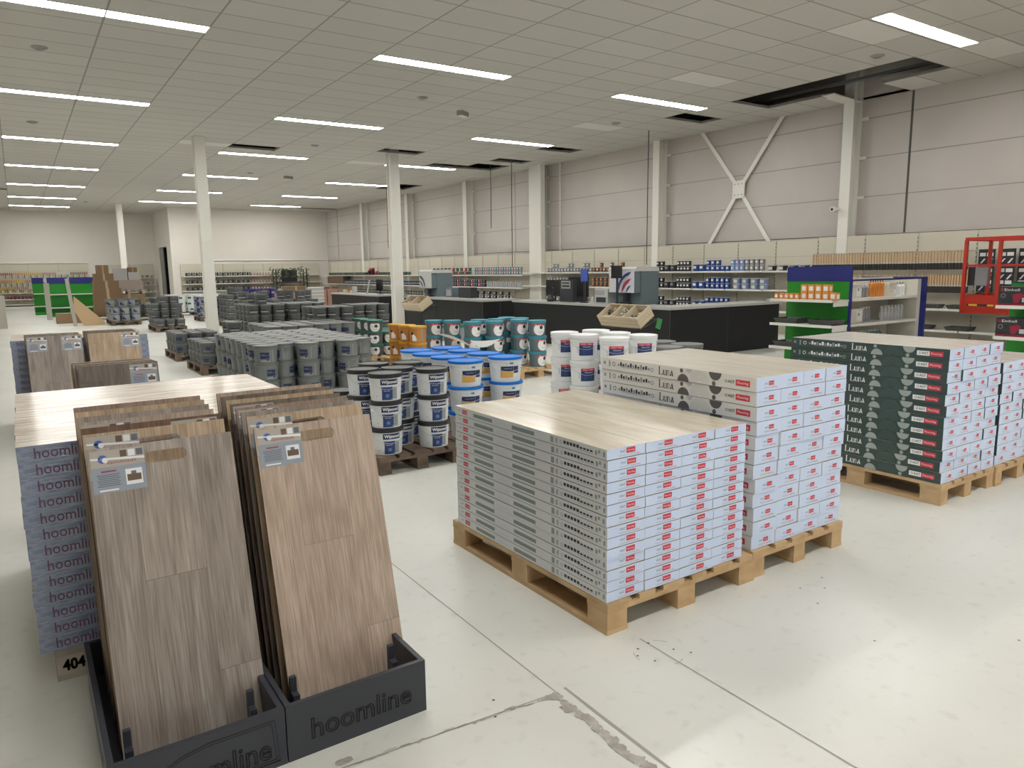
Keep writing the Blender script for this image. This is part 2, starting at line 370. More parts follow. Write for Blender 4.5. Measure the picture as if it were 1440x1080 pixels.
# ceiling lights
M('lamp_panel', (1, 1, 1), .5, emis=(1, .985, .95), es=LAMP); M('lamp_frame', (.75, .75, .73), .4)
def light_proto():
    t = empty('ceiling_light'); kids = []
    for i in (0, 1):
        b = MB(); x0 = i*1.204
        b.box(x0+.012, .012, -.004, x0+1.192, .268, 0.0, 'lamp_panel'); kids.append(b.build('diffuser', t))
    b = MB()
    b.box(0, 0, -.008, 2.408, .012, 0, 'lamp_frame'); b.box(0, .268, -.008, 2.408, .28, 0, 'lamp_frame')
    for x_ in (0, 1.192, 2.396): b.box(x_, .012, -.008, x_+(.024 if x_ > 1 and x_ < 2 else .012), .268, 0, 'lamp_frame')
    kids.append(b.build('frame', t)); return Proto(t, kids)
LP = light_proto()
rows = [-4.9, .32, 5.54, 10.67, 15.87, 21.08, 26.3, 31.6, 36.6, 41.1]
cols = [-9.6, -4.78, .045, 4.861, 9.72]; cn = ['far left', 'left', 'left', 'middle', 'right']
for ci, cx_ in enumerate(cols):
    for ri, y_ in enumerate(rows):
        if cx_ > 4 and y_ > 40: continue
        if ci < 2: continue
        o = LP.put((cx_, y_, H-.001))
        if ri < 2 or (ri == 2 and ci < 4) or ci < 2: lab = 'white twin-panel ceiling light outside the photo, %s line, %s from the near end' % (['outermost left', 'second left', 'left', 'middle', 'right'][ci], ordw(ri))
        elif ri == 2: lab = 'nearest twin ceiling light at the upper right beside the long open strip'
        else: lab = 'white twin-panel ceiling light, %s from the camera in the %s line of lights' % (ordw(ri-3 if ci < 4 else ri-2), cn[ci])
        tag(o, lab, 'ceiling light', 'twin ceiling lights in long rows')
# smoke detectors / small ceiling fittings
M('fitting', (.30, .29, .27), .5)
b = MB(); b.lathe([(.0, -.035), (.05, -.035), (.10, -.01), (.11, 0)], 'fitting', 20); b.disc(.05, -.035, 'fitting', 20, flip=True)
SD = Proto(b.build('smoke_detector'))
for i, (x_, y_, l_) in enumerate([(.6, 12.84, 'nearest the upper left corner'), (6.68, 12.82, 'in front of the middle light line'), (11.49, 6.73, 'beside the long open strip'), (11.53, 12.81, 'right of the centre right lights'),
        (6.7, 18.88, 'between middle and right light lines, third bay'), (.61, 18.93, 'at the far left behind the second light'), (6.66, 25.0, 'left of the emergency fitting in the distance'), (6.7, 31.2, 'between the far columns of lights'), (2.9, 37.9, 'near the far end wall')]):
    tag(SD.put((x_, y_, H-.001)), 'round grey ceiling detector '+l_, 'smoke detector', 'round ceiling detectors')
b = MB(); b.box(-.14, -.06, -.09, .14, .06, 0, 'fitting'); b.box(-.12, -.05, -.1, .12, .05, -.09, 'lamp_frame')
EL = Proto(b.build('emergency_light'))
tag(EL.put((7.95, 13.5, H-.001), .5), 'small boxy emergency light on the ceiling, nearer of the two', 'emergency light'); tag(EL.put((7.99, 25.3, H-.001), .3), 'small boxy emergency light on the ceiling, farther of the two', 'emergency light')
# hanging cables
def hang(x, y, z0, lab, zt=H+.4):
    b = MB(); b.tube([(x, y, zt), (x-.01, y, (H+z0)/2), (x-.03, y-.02, z0)], .012, 'seam', 6); tag(b.build('hanging_cable'), lab, 'cable')
hang(12.84, 13.1, 1.66, 'thin dark cable hanging from the ceiling over the tinting machine')
hang(12.7, 18.75, 1.66, 'thin dark cable hanging from a ceiling hole left of the wall column')
hang(12.3, 26.0, 1.7, 'long thin cable hanging from the ceiling in the far aisle', 5.91)
hang(12.5, 27.3, 2.5, 'short thin cable hanging beside the farther ceiling hole', 5.91)
hang(12.75, 20.0, 2.9, 'short thin cable hanging from the ceiling opening near the counters')
# ================================================================== PALLETS
noise_mat('pallet_new', [(.3, (.46, .30, .15)), (.7, (.62, .44, .25))], (1, 1, 1), 7., rough=.75, rand=9.)
noise_mat('pallet_old', [(.3, (.10, .070, .048)), (.7, (.20, .145, .10))], (1, 1, 1), 7., rough=.85, rand=9.)
noise_mat('pallet_grey', [(.3, (.34, .30, .25)), (.7, (.50, .45, .38))], (1, 1, 1), 7., rough=.85, rand=9.)
def pallet(x, y, w, l, mt, label, group='wooden pallets on the floor', rz=0., simple=False, name='wooden_pallet', z=0.):
    """corner at x, y; w along x, l along y"""
    if simple:
        b = MB()
        for i in range(3):
            xx = (w-.1)*i/2; b.box(xx, 0, 0, xx+.1, l, .022, mt)
            for j in range(3): yy = (l-.14)*j/2; b.box(xx, yy, .022, xx+.1, yy+.14, .1, mt)
        for j in range(3): yy = (l-.14)*j/2; b.box(0, yy, .1, w, yy+.14, .122, mt)
        for i in range(5): xx = (w-.12)*i/4; b.box(xx, 0, .122, xx+.12, l, .144, mt)
        return tag(b.build(name, None, (x, y, z), (0, 0, rz)), label, 'pallet', group)
    t = empty(name, (x, y, z), rz); tag(t, label, 'pallet', group)
    bw = .1 if w < .9 else .12
    for i in range(3):
        xx = (w-bw)*i/2; b = MB(); b.box(xx, 0, 0, xx+bw, l, .022, mt); b.build('bottom_board', t)
        for j in range(3):
            yy = (l-.14)*j/2; b = MB(); b.box(xx+.002, yy+.002, .0221, xx+bw-.002, yy+.138, .0999, mt); b.build('block', t)
    for j in range(3): yy = (l-.14)*j/2; b = MB(); b.box(0, yy, .1, w, yy+.14, .1219, mt); b.build('cross_board', t)
    n_ = 5 if w < .9 else 6
    for i in range(n_):
        ww = .14 if i % 2 == 0 else .10
        xx = (w-.14)*i/(n_-1)+(.14-ww)/2; b = MB(); b.box(xx, 0, .122, xx+ww, l, .144, mt); b.build('deck_board', t)
    return t
PN, PO, PG = 'pallet_new', 'pallet_old', 'pallet_grey'
pallet(2.0, 2.25, 1.0, 1.37, PN, 'light wooden pallet under the foremost low stack of white flooring cartons')
pallet(3.003, 2.265, .80, 1.2, PN, 'light wooden pallet under the taller white carton stack beside the front one')
pallet(4.955, 2.275, .755, 1.2, PN, 'light wooden pallet under the dark green flooring carton stack')
pallet(5.715, 2.262, .80, 1.2, PN, 'light wooden pallet at the right edge behind the green carton stack')
# ================================================================== FLOORING CARTONS
M('card_white', (.62, .73, .95), .38, coat=.15); M('card_side', (.66, .68, .68), .3, coat=.5); M('card_cream', (.72, .715, .69), .38, coat=.2)
M('card_green', (.035, .065, .055), .35, coat=.2); M('gap_shade', (.10, .08, .06), .8); M('ink', (.03, .03, .035), .5); M('ink_grey', (.28, .29, .30), .5); M('ink_soft', (.50, .52, .56), .5)
M('red_print', (.62, .045, .07), .45); M('white_print', (.85, .85, .85), .5); M('bar_green', (.21, .26, .235), .45); M('circle_grey', (.10, .10, .10), .5)
M('circle_pale', (.36, .40, .37), .5); M('ring_pale', (.45, .45, .45), .5); M('ring_green', (.075, .11, .10), .5); M('blue_print', (.12, .22, .45), .5)
noise_mat('plank_print', [(.3, (.56, .48, .36)), (.5, (.66, .585, .455)), (.7, (.74, .68, .56))], (5, 1, 1), 2.6, 5., .22, coat=.6, bump=.06, bscale=14., distort=.4, rand=20.)
noise_mat('plank_beige', [(.3, (.52, .46, .37)), (.5, (.60, .545, .45)), (.7, (.66, .61, .52))], (7, 1, 1), 2.2, 5., .28, coat=.5, bump=.08, bscale=10., distort=.6, rand=20.)
noise_mat('wrap_white', [(.3, (.62, .585, .52)), (.7, (.74, .71, .66))], (3, 1, 1), 3., 4., .25, coat=.6, bump=.3, bscale=16.)
def front_print(b, W, Ht, L, sc=1.):
    fr = (Vector((0, -.0006, 0)), X, Z)
    rw, rh = W*(.235 if Ht < .06 else .21), Ht*(.48 if Ht < .06 else .29); ru, rv = W*.50, Ht*.40
    b.rect(fr, ru, rv, ru+rw, rv+rh, 'red_print'); b.text((Vector((0, -.0010, 0)), X, Z), 'Flooring', ru+rw*.12, rv+rh*.36, rh*.30, 'white_print', rw*.76)
    b.text(fr, 'AGT', ru-W*.115, rv+rh*.25, rh*.42, 'ink', W*.085); b.ringd(fr, ru-W*.145, rv+rh*.46, rh*.2, rh*.07, 'ink', 10)
    for k, (a, c_, l_) in enumerate([(.30, .27, .52), (.30, .20, .42), (.62, .20, .12), (.76, .20, .10)]):
        b.rect(fr, W*a, Ht*c_, W*(a+l_), Ht*(c_+.035), 'ink_soft' if k < 2 else 'red_print')
def luna(b, fr, u, v, h, mt):
    """the word with thick stems and thin serifs"""
    def r_(a, c_, d, e): b.rect(fr, u+a*h, v+c_*h, u+d*h, v+e*h, mt)
    r_(0, 0, .70, .05); r_(.08, 0, .24, 1); r_(0, .95, .34, 1); r_(.62, 0, .70, .26)
    x = .78; r_(x, .08, x+.17, .66); r_(x-.06, .62, x+.17, .66); r_(x+.38, 0, x+.44, .66); r_(x+.30, .62, x+.44, .66); r_(x+.10, 0, x+.40, .09)
    x = 1.34; r_(x, 0, x+.17, .66); r_(x-.06, .62, x+.17, .66); r_(x+.38, 0, x+.46, .58); r_(x+.12, .58, x+.42, .66); r_(x-.05, 0, x+.22, .04)
    x = 1.92; b.decal(fr, [(u+(x)*h, v), (u+(x+.07)*h, v), (u+(x+.37)*h, v+.72*h), (u+(x+.30)*h, v+.72*h)], mt)
    b.decal(fr, [(u+(x+.38)*h, v), (u+(x+.58)*h, v), (u+(x+.36)*h, v+.74*h), (u+(x+.22)*h, v+.60*h)], mt); b.circ(fr, u+(x+.16)*h, v+.14*h, .13*h, mt, 10)
def carton_a():   # long thin white carton of the front pallet
    W, Ht, L = .2230, .0491, 1.30; b = MB()
    b.box(0, 0, .0028, W, L, Ht, 'card_white', nx='card_side', pz='plank_print', py='card_side'); b.box(.005, .005, 0, W-.005, L-.005, .0028, 'gap_shade')  # inset dark base paints the shadow line between carton layers
    front_print(b, W, Ht, L)
    fr = (Vector((-.0006, 0, 0)), -Y, Z); s = -1  # u runs towards the near end, so use negative distances
    q = lambda a, c_, d, e, m_: b.rect(fr, -c_, Ht*d, -a, Ht*e, m_)
    q(.526, .72, .28, .68, 'bar_green'); q(.904, 1.096, .28, .68, 'bar_green')
    q(1.164, 1.217, .30, .78, 'red_print'); b.text((Vector((-.001, 0, 0)), -Y, Z), 'Flooring', -1.212, Ht*.48, Ht*.14, 'white_print', .042); b.text(fr, 'AGT', -1.262, Ht*.5, Ht*.18, 'ink', .03)
    b.text(fr, 'Laminate', -.864, Ht*.36, Ht*.24, 'ink_soft', .10)
    q(.373, .397, .2, .8, 'ink_grey'); q(.344, .352, .25, .8, 'ink_grey'); q(.355, .360, .3, .7, 'ink_grey')
    for i in range(9): a = .092+i*.0235; q(a, a+.018, .42, .42+(.3 if i > 3 else .18), 'ink')
    q(.09, .20, .30, .34, 'ink_grey'); b.ringd(fr, -.318, Ht*.5, .009, .003, 'ink_grey', 10)
    q(.042, .055, .5, .8, 'ink_grey'); q(.062, .076, .3, .7, 'ink_grey'); q(.012, .024, .3, .75, 'ink_grey')
    return b.build('flooring_carton')
def luna_side(b, Ht, dark):
    fr = (Vector((-.0006, 0, 0)), -Y, Z); f2 = (Vector((-.0010, 0, 0)), -Y, Z)
    cg = 'circle_pale' if dark else 'circle_grey'; tx = 'white_print' if dark else 'ink'; rg = 'ring_green' if dark else 'ring_pale'
    b.rect(fr, -.128, Ht*.30, -.040, Ht*.72, 'red_print'); b.text(f2, 'Flooring', -.118, Ht*.44, Ht*.17, 'white_print', .068)
    if dark: b.rect(fr, -.210, Ht*.30, -.128, Ht*.72, 'white_print')
    b.text(f2, 'AGT', -.178, Ht*.42, Ht*.20, 'ink', .042, fat=.0006); b.ringd(f2, -.190, Ht*.52, Ht*.10, Ht*.03, 'ink', 12)
    b.circ(fr, -.263, Ht*.995, .042, cg, 16, PI, 2*PI); b.circ(fr, -.271, Ht*.2, .013, cg, 12); b.circ(fr, -.500, Ht*.80, .012, cg, 12); b.circ(fr, -.487, Ht*.005, .042, cg, 16, 0, PI)
    if not dark: b.circ(fr, -.445, Ht*.995, .022, 'ink_soft', 10, PI, 2*PI)
    for i in range(5): b.ringd(fr, -.372, Ht*.02, .0690-i*.0115, .0022 if not dark else .004, rg, 12, 0.05, PI-.05)
    luna(b, fr, -.676, Ht*.26, Ht*.62, tx)
    b.ringd(fr, -.728, Ht*.5, .012, .004, 'blue_print' if not dark else 'circle_pale', 12)
    for i in range(13):
        a = -.762-i*.0215; hh = (.18, .30, .22, .34)[i % 4]; b.rect(fr, a, Ht*.44, a+.016, Ht*(.44+hh), tx if i % 3 else 'ink_grey')
    b.rect(fr, -.99, Ht*.36, -.80, Ht*.40, 'ink_grey'); b.ringd(fr, -1.055, Ht*.55, .014, .004, tx, 12)
    b.rect(fr, -1.10, Ht*.3, -1.088, Ht*.8, 'ink_grey'); b.rect(fr, -1.15, Ht*.45, -1.13, Ht*.7, 'ink_grey')
def carton_b(dark):
    W, Ht, L = .1920, .0748, 1.17; b = MB()
    b.box(.005, .005, 0, W-.005, L-.005, .0024, 'gap_shade'); b.box(0, 0, .0024, W, L, Ht, 'card_white', nx='card_green' if dark else 'card_cream', px='card_white', pz='wrap_white' if dark else 'plank_beige')  # dark inset base again stands in for shade in the layer gap
    front_print(b, W, Ht, L); luna_side(b, Ht, dark)
    return b.build('flooring_carton')
def carton_stack(proto, x, y, z, nx, nl, W, Ht, gx, stackname, group, jit=.004, seed=1):
    r_ = random.Random(seed); cols_ = ['leftmost column', 'second column from left', 'third column from left', 'rightmost column']
    for l in range(nl):
        dx = r_.uniform(-jit, jit)*.6
        for i in range(nx):
            o = proto.put((x+i*(W+gx)+dx, y+r_.uniform(0, jit*1.6), z+l*(Ht+.0005)))
            k = nl-1-l
            tag(o, '%s, %s, %s' % (stackname, ('top layer' if k == 0 else 'bottom layer' if l == 0 else ordw(k)+' layer down'), cols_[i]), 'carton', group)
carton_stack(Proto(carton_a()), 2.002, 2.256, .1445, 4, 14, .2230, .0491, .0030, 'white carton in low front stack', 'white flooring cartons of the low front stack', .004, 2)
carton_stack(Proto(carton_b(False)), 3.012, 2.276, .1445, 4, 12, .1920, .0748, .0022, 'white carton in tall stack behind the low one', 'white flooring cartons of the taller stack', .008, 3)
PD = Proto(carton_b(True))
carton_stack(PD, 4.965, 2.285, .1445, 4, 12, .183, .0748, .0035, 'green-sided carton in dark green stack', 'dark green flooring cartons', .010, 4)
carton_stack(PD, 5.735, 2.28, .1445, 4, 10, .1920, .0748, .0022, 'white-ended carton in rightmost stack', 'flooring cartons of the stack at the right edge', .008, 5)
# blue-grey cartons with the word hoomline
M('hoom_blue', (.19, .23, .33), .22, coat=.9); M('hoom_ink', (.12, .055, .10), .5); M('hoom_dark', (.10, .12, .18), .4)
noise_mat('hoom_wrap', [(.35, (.19, .235, .35)), (.65, (.30, .355, .48))], (1, 1, 3), 9., 5., .18, coat=1., bump=.9, bscale=22., distort=1.)
noise_mat('hoom_top', [(.34, (.46, .33, .24)), (.46, (.62, .50, .38)), (.56, (.76, .68, .58)), (.66, (.86, .82, .77))], (1.2, 9, 1), 3.2, 5., .30, coat=.6, bump=1.0, bscale=16., distort=.5, rand=13.)  # wood print, with white glare streaks painted in by the palest stops
def hoom_carton():
    W, D, Ht = 1.215, .249, .0630; b = MB()
    b.box(0, 0, 0, W, D, Ht, 'hoom_wrap', pz='hoom_top', nx='hoom_wrap')
    fr = (Vector((0, -.0006, 0)), X, Z)
    b.text(fr, 'hoomline', .055, Ht*.20, Ht*.66, 'hoom_ink', .190, fat=.0006); b.text(fr, 'hoomline', .70, Ht*.20, Ht*.66, 'hoom_ink', .195)
    return b.build('flooring_carton')
HC = Proto(hoom_carton())
def hoom_stack(x, y, z, where, nl, rows_, seed):
    r_ = random.Random(seed)
    for l in range(nl):
        for j in range(rows_):
            if 0 < j < rows_-1 and l < nl-1: continue
            o = HC.put((x+r_.uniform(-.003, .003), y+j*.2505, z+l*.0636)); k = nl-1-l
            tag(o, 'blue-grey %s, %s, %s' % (where, 'top layer' if k == 0 else ordw(k)+' layer down', 'front row' if j == 0 else ordw(j)+' row back'), 'carton', 'blue-grey wrapped flooring cartons')
hoom_stack(-.065, 3.21, .1445, 'carton with printed name, stack behind the sample stand', 13, 6, 5)
hoom_stack(-.11, 8.62, .1445, 'wrapped carton in the farther stack', 13, 4, 6)
pallet(-.02, 3.24, 1.16, 1.44, PG, 'grey wooden pallet under the blue-grey cartons, stamped 404 on its corner block')
b = MB(); b.text((Vector((0, 0, 0)), X, Z), '404', 0, 0, .045, 'ink', .075, fat=.004)
o = b.build('stamp'); o.parent = bpy.data.objects['wooden_pallet.004']; o.location = (.022, -.0012, .038)
pallet(-.09, 8.65, 1.16, .94, PG, 'grey wooden pallet under the farther blue-grey carton stack', simple=True)
# ================================================================== SAMPLE BOARDS AND STANDS
M('stand_black', (.036, .040, .052), .42); M('groove', (.004, .004, .005), .7); M('board_edge', (.03, .025, .022), .6)
def wood(name, base, dark, light, sc=1.):
    """board face: grain along local z, plank joints every 0.19 m, lighter and darker planks"""
    mt = M(name, base, .42); b = mt.node_tree.nodes['Principled BSDF']
    tc = nd(mt, 'ShaderNodeTexCoord'); oi = nd(mt, 'ShaderNodeObjectInfo')
    of = nd(mt, 'ShaderNodeVectorMath', operation='SCALE'); cb = nd(mt, 'ShaderNodeCombineXYZ')
    for k in range(3): lk(mt, oi.outputs['Random'], cb.inputs[k])
    lk(mt, cb.outputs[0], of.inputs[0]); of.inputs['Scale'].default_value = 17
    sx = nd(mt, 'ShaderNodeSeparateXYZ'); lk(mt, tc.outputs['Object'], sx.inputs[0])
    px = nd(mt, 'ShaderNodeMath', operation='MULTIPLY_ADD'); px.inputs[1].default_value = 5.2; px.inputs[2].default_value = .35; lk(mt, sx.outputs[0], px.inputs[0])
    fx = nd(mt, 'ShaderNodeMath', operation='FLOOR'); lk(mt, px.outputs[0], fx.inputs[0])
    fz = nd(mt, 'ShaderNodeMath', operation='MULTIPLY_ADD'); fz.inputs[1].default_value = .37; lk(mt, fx.outputs[0], fz.inputs[0])
    zz = nd(mt, 'ShaderNodeMath', operation='MULTIPLY'); zz.inputs[1].default_value = 1.05; lk(mt, sx.outputs[2], zz.inputs[0]); lk(mt, zz.outputs[0], fz.inputs[2])
    fz2 = nd(mt, 'ShaderNodeMath', operation='FLOOR'); lk(mt, fz.outputs[0], fz2.inputs[0])
    cc = nd(mt, 'ShaderNodeCombineXYZ'); lk(mt, fx.outputs[0], cc.inputs[0]); lk(mt, fz2.outputs[0], cc.inputs[1])
    ad = nd(mt, 'ShaderNodeVectorMath', operation='ADD'); lk(mt, cc.outputs[0], ad.inputs[0]); lk(mt, of.outputs[0], ad.inputs[1])
    wn = nd(mt, 'ShaderNodeTexWhiteNoise'); lk(mt, ad.outputs[0], wn.inputs['Vector'])
    # grain
    sc2 = nd(mt, 'ShaderNodeVectorMath', operation='SCALE'); lk(mt, ad.outputs[0], sc2.inputs[0]); sc2.inputs['Scale'].default_value = 3.1
    a2 = nd(mt, 'ShaderNodeVectorMath', operation='ADD'); lk(mt, tc.outputs['Object'], a2.inputs[0]); lk(mt, sc2.outputs[0], a2.inputs[1])
    mp = nd(mt, 'ShaderNodeMapping'); mp.inputs['Scale'].default_value = (16*sc, 1, 1.5*sc); lk(mt, a2.outputs[0], mp.inputs['Vector'])
    n1 = nd(mt, 'ShaderNodeTexNoise', i_Scale=1.5, i_Detail=6., i_Distortion=.9); lk(mt, mp.outputs[0], n1.inputs['Vector'])
    r1 = ramp(mt, n1.outputs[0], [(.28, dark), (.5, base), (.72, light)])
    mp2 = nd(mt, 'ShaderNodeMapping'); mp2.inputs['Scale'].default_value = (150, 1, 4.5); lk(mt, a2.outputs[0], mp2.inputs['Vector'])
    n2 = nd(mt, 'ShaderNodeTexNoise', i_Scale=1.5, i_Detail=3.); lk(mt, mp2.outputs[0], n2.inputs['Vector'])
    r2_ = ramp(mt, n2.outputs[0], [(.35, (.74, .73, .72)), (.62, (1.08, 1.08, 1.08))])
    mx = nd(mt, 'ShaderNodeMix', data_type='RGBA', blend_type='MULTIPLY'); mx.inputs['Factor'].default_value = 1; lk(mt, r1.outputs[0], mx.inputs[6]); lk(mt, r2_.outputs[0], mx.inputs[7])
    r3 = ramp(mt, wn.outputs[0], [(0, (.90, .89, .88)), (1, (1.08, 1.08, 1.07))])
    m2 = nd(mt, 'ShaderNodeMix', data_type='RGBA', blend_type='MULTIPLY'); m2.inputs['Factor'].default_value = 1; lk(mt, mx.outputs[2], m2.inputs[6]); lk(mt, r3.outputs[0], m2.inputs[7])
    # cathedral rings
    wv = nd(mt, 'ShaderNodeTexWave', wave_type='RINGS', i_Scale=.55, i_Distortion=9., i_Detail=2.); wv.inputs['Detail Scale'].default_value = .6
    mp3 = nd(mt, 'ShaderNodeMapping'); mp3.inputs['Scale'].default_value = (9, 1, 1.3); lk(mt, a2.outputs[0], mp3.inputs['Vector']); lk(mt, mp3.outputs[0], wv.inputs['Vector'])
    r4 = ramp(mt, wv.outputs[0], [(0, (.70, .68, .66)), (.16, (1, 1, 1))])
    m3 = nd(mt, 'ShaderNodeMix', data_type='RGBA', blend_type='MULTIPLY'); m3.inputs['Factor'].default_value = .30; lk(mt, m2.outputs[2], m3.inputs[6]); lk(mt, r4.outputs[0], m3.inputs[7])
    # joint lines
    def near(sock, wd):
        f = nd(mt, 'ShaderNodeMath', operation='FRACT'); lk(mt, sock, f.inputs[0]); g = nd(mt, 'ShaderNodeMath', operation='PINGPONG'); g.inputs[1].default_value = .5; lk(mt, f.outputs[0], g.inputs[0])
        c = nd(mt, 'ShaderNodeMath', operation='LESS_THAN'); c.inputs[1].default_value = wd; lk(mt, g.outputs[0], c.inputs[0]); return c.outputs[0]
    mm = nd(mt, 'ShaderNodeMath', operation='MAXIMUM'); lk(mt, near(px.outputs[0], .0035), mm.inputs[0]); lk(mt, near(fz.outputs[0], .0010), mm.inputs[1])
    m4 = nd(mt, 'ShaderNodeMix', data_type='RGBA'); lk(mt, mm.outputs[0], m4.inputs['Factor']); lk(mt, m3.outputs[2], m4.inputs[6]); m4.inputs[7].default_value = (*[c*.7 for c in dark], 1)
    lk(mt, m4.outputs[2], b.inputs['Base Color'])
wood('wood_greige', (.325, .275, .243), (.235, .197, .175), (.405, .36, .328))
wood('wood_oak', (.455, .355, .285), (.385, .293, .235), (.52, .42, .35))
wood('wood_light', (.47, .35, .235), (.38, .275, .175), (.55, .43, .31))
wood('wood_walnut', (.16, .085, .050), (.09, .048, .030), (.24, .135, .08))
wood('wood_smoke', (.175, .135, .105), (.11, .083, .066), (.24, .19, .15))
wood('wood_rose', (.33, .235, .18), (.25, .175, .135), (.41, .30, .235))
M('label_grey', (.27, .31, .37), .35, coat=.3); M('label_sand', (.40, .37, .33), .4); M('label_blue', (.05, .12, .40), .4); M('label_red', (.30, .05, .05), .4); M('label_white', (.75, .76, .78), .4); M('room_brown', (.12, .08, .05), .5)
M('label_text', (.12, .13, .16), .5)
def board(mt, w=.455, l=1.058, th=.0085, handle=True, lab='left', hx=.16):
    """local: x width, y thickness (front at 0), z length"""
    c = bpy.data.curves.new('b', 'CURVE'); c.dimensions = '2D'; c.fill_mode = 'BOTH'; c.extrude = th/2
    def sp(pts):
        s_ = c.splines.new('POLY'); s_.points.add(len(pts)-1)
        for i, p_ in enumerate(pts): s_.points[i].co = (p_[0], p_[1], 0, 1)
        s_.use_cyclic_u = True
    sp([(0, 0), (w, 0), (w, l), (0, l)])
    if handle:
        r_ = .0195; zc = l-.052; x0, x1 = hx+r_, hx+.140-r_
        sp([(x0+r_*math.cos(PI/2+PI*i/8), zc+r_*math.sin(PI/2+PI*i/8)) for i in range(9)]+[(x1+r_*math.cos(-PI/2+PI*i/8), zc+r_*math.sin(-PI/2+PI*i/8)) for i in range(9)])
    o = bpy.data.objects.new('b', c); COL.objects.link(o); bpy.context.view_layer.update()
    me = bpy.data.meshes.new_from_object(o.evaluated_get(bpy.context.evaluated_depsgraph_get())); bpy.data.objects.remove(o); bpy.data.curves.remove(c)
    me.transform(Matrix(((1, 0, 0, 0), (0, 0, -1, th/2), (0, 1, 0, 0), (0, 0, 0, 1))))
    me.materials.clear(); me.materials.append(MAT[mt]); me.materials.append(MAT['board_edge'])
    hole_edge = MAT['plank_print']; me.materials.append(hole_edge)
    for p_ in me.polygons:
        if abs(p_.normal.y) > .9: p_.material_index = 0
        else:
            cx_, cz_ = p_.center.x, p_.center.z
            p_.material_index = 1 if (cx_ < .002 or cx_ > w-.002 or cz_ < .002 or cz_ > l-.002) else 2
        p_.use_smooth = False
    b = bpy.data.objects.new('sample_board', me); COL.objects.link(b); kids = []
    if lab:
        for side in (['left', 'right'] if lab == 'both' else [lab]):
            x0 = .008 if side == 'left' else w-.168; q = MB(); z0, z1 = l-.150, l-.010
            fr = (Vector((x0, -.0013, z0)), X, Z); f2 = (Vector((x0, -.0016, z0)), X, Z); f3 = (Vector((x0, -.0020, z0)), X, Z)
            q.box(x0, -.0011, z0, x0+.160, 0, z1, 'label_grey')
            q.rect(fr, 0, .085, .160, .140, 'label_sand'); q.decal(f2, [(0, .112), (.16, .100), (.16, .108), (0, .118)], 'label_white')
            q.circ(f2, .036, .112, .014, 'label_blue', 12); q.circ(f3, .043, .108, .009, 'label_white', 12); q.text(f3, 'Cathmar' if False else 'laminaat', .05, .094, .010, 'label_red', .085)
            for k in range(3): q.rect(f2, .088+k*.024, .113, .108+k*.024, .135, ('room_brown', 'label_white', 'label_text')[k])
            q.rect(f2, .098, .018, .148, .070, 'label_white'); q.rect(f3, .102, .030, .144, .052, 'room_brown'); q.rect(f3, .115, .050, .130, .062, 'label_text')
            q.rect(f2, .028, .068, .072, .073, 'label_red')
            for k in range(7): q.rect(f2, .014+.002*(k % 3), .058-k*.006, .082-.004*(k % 2), .0605-k*.006, 'label_text')
            q.rect(f2, .018, .006, .074, .011, 'label_white')
            kids.append(q.build('info_label', b))
    return Proto(b, kids)
_bp = {}
def put_board(mt, lab, x, y, z, tilt, rz, label, group, handle=True, l=1.058, w=.455):
    k = (mt, lab, handle, l, w)
    if k not in _bp: _bp[k] = board(mt, w, l, .0085, handle, lab)
    o = _bp[k].put((x, y, z), rot=(-tilt, 0, rz)); tag(o, label, 'sample board', group); return o
def stand(x, y, w, d, label, word, off=0., house=False, dividers=1):
    t = empty('sample_stand', (x, y, 0)); tag(t, label, 'display stand', 'black floor stands for sample boards'); h = .198; th = .018
    b = MB(); b.box(0, 0, 0, w, th, h, 'stand_black'); fp = b.build('front_panel', t)
    b = MB(); b.box(0, d-th, 0, w, d, h, 'stand_black'); b.build('back_panel', t)
    for xx in (0, w-th): b = MB(); b.box(xx, th, 0, xx+th, d-th, h, 'stand_black'); b.build('side_panel', t)
    b = MB(); b.box(th, th, 0, w-th, d-th, .012, 'stand_black'); b.build('base_panel', t)
    for xx in (.055, w-.085):
        for yy in (.125,):
            b = MB(); b.box(xx, yy, .012, xx+.022, yy+.018, h+.022, 'stand_black'); b.box(xx, yy-.03, .012, xx+.022, yy, h-.03, 'stand_black'); b.build('board_stop', t)
    if word:
        c = bpy.data.curves.new('t', 'FONT'); c.body = word; c.size = .125; c.fill_mode = 'NONE'; c.bevel_depth = .0026; c.bevel_resolution = 0; c.resolution_u = 3
        o = bpy.data.objects.new('t', c); COL.objects.link(o); bpy.context.view_layer.update()
        me = bpy.data.meshes.new_from_object(o.evaluated_get(bpy.context.evaluated_depsgraph_get())); bpy.data.objects.remove(o)
        xs_ = [v.co.x for v in me.vertices]; k = (.37 if not house else .33)/(max(xs_)-min(xs_))
        me.transform(Matrix.Translation((.10+off, -.0002, .055 if not house else .04)) @ Matrix(((k, 0, 0, 0), (0, 0, -1, 0), (0, .85, 0, 0), (0, 0, 0, 1))) @ Matrix.Translation((-min(xs_), 0, 0)))
        me.materials.clear(); me.materials.append(MAT['groove'])
        g = bpy.data.objects.new('engraved_name', me); COL.objects.link(g); g.parent = fp
    if house:
        b = MB(); pts = [(.09, 0, .022), (.07, 0, .10), (.20, 0, .155), (.27, 0, .168), (.475, 0, .168), (.485, 0, .022), (.09, 0, .022)]
        b.tube([Vector(p_)+Vector((0, -.0003, 0)) for p_ in pts], .0016, 'groove', 4); pts = [(p_[0]*.95+.013, 0, p_[2]*.88+.011) for p_ in pts]
        b.tube([Vector(p_)+Vector((0, -.0003, 0)) for p_ in pts], .0013, 'groove', 4); g = b.build('engraved_outline', fp)
    return t
stand(.590, 2.227, .508, .88, 'black sample stand in front with engraved name, right of the pair', 'hoomline', -.02)
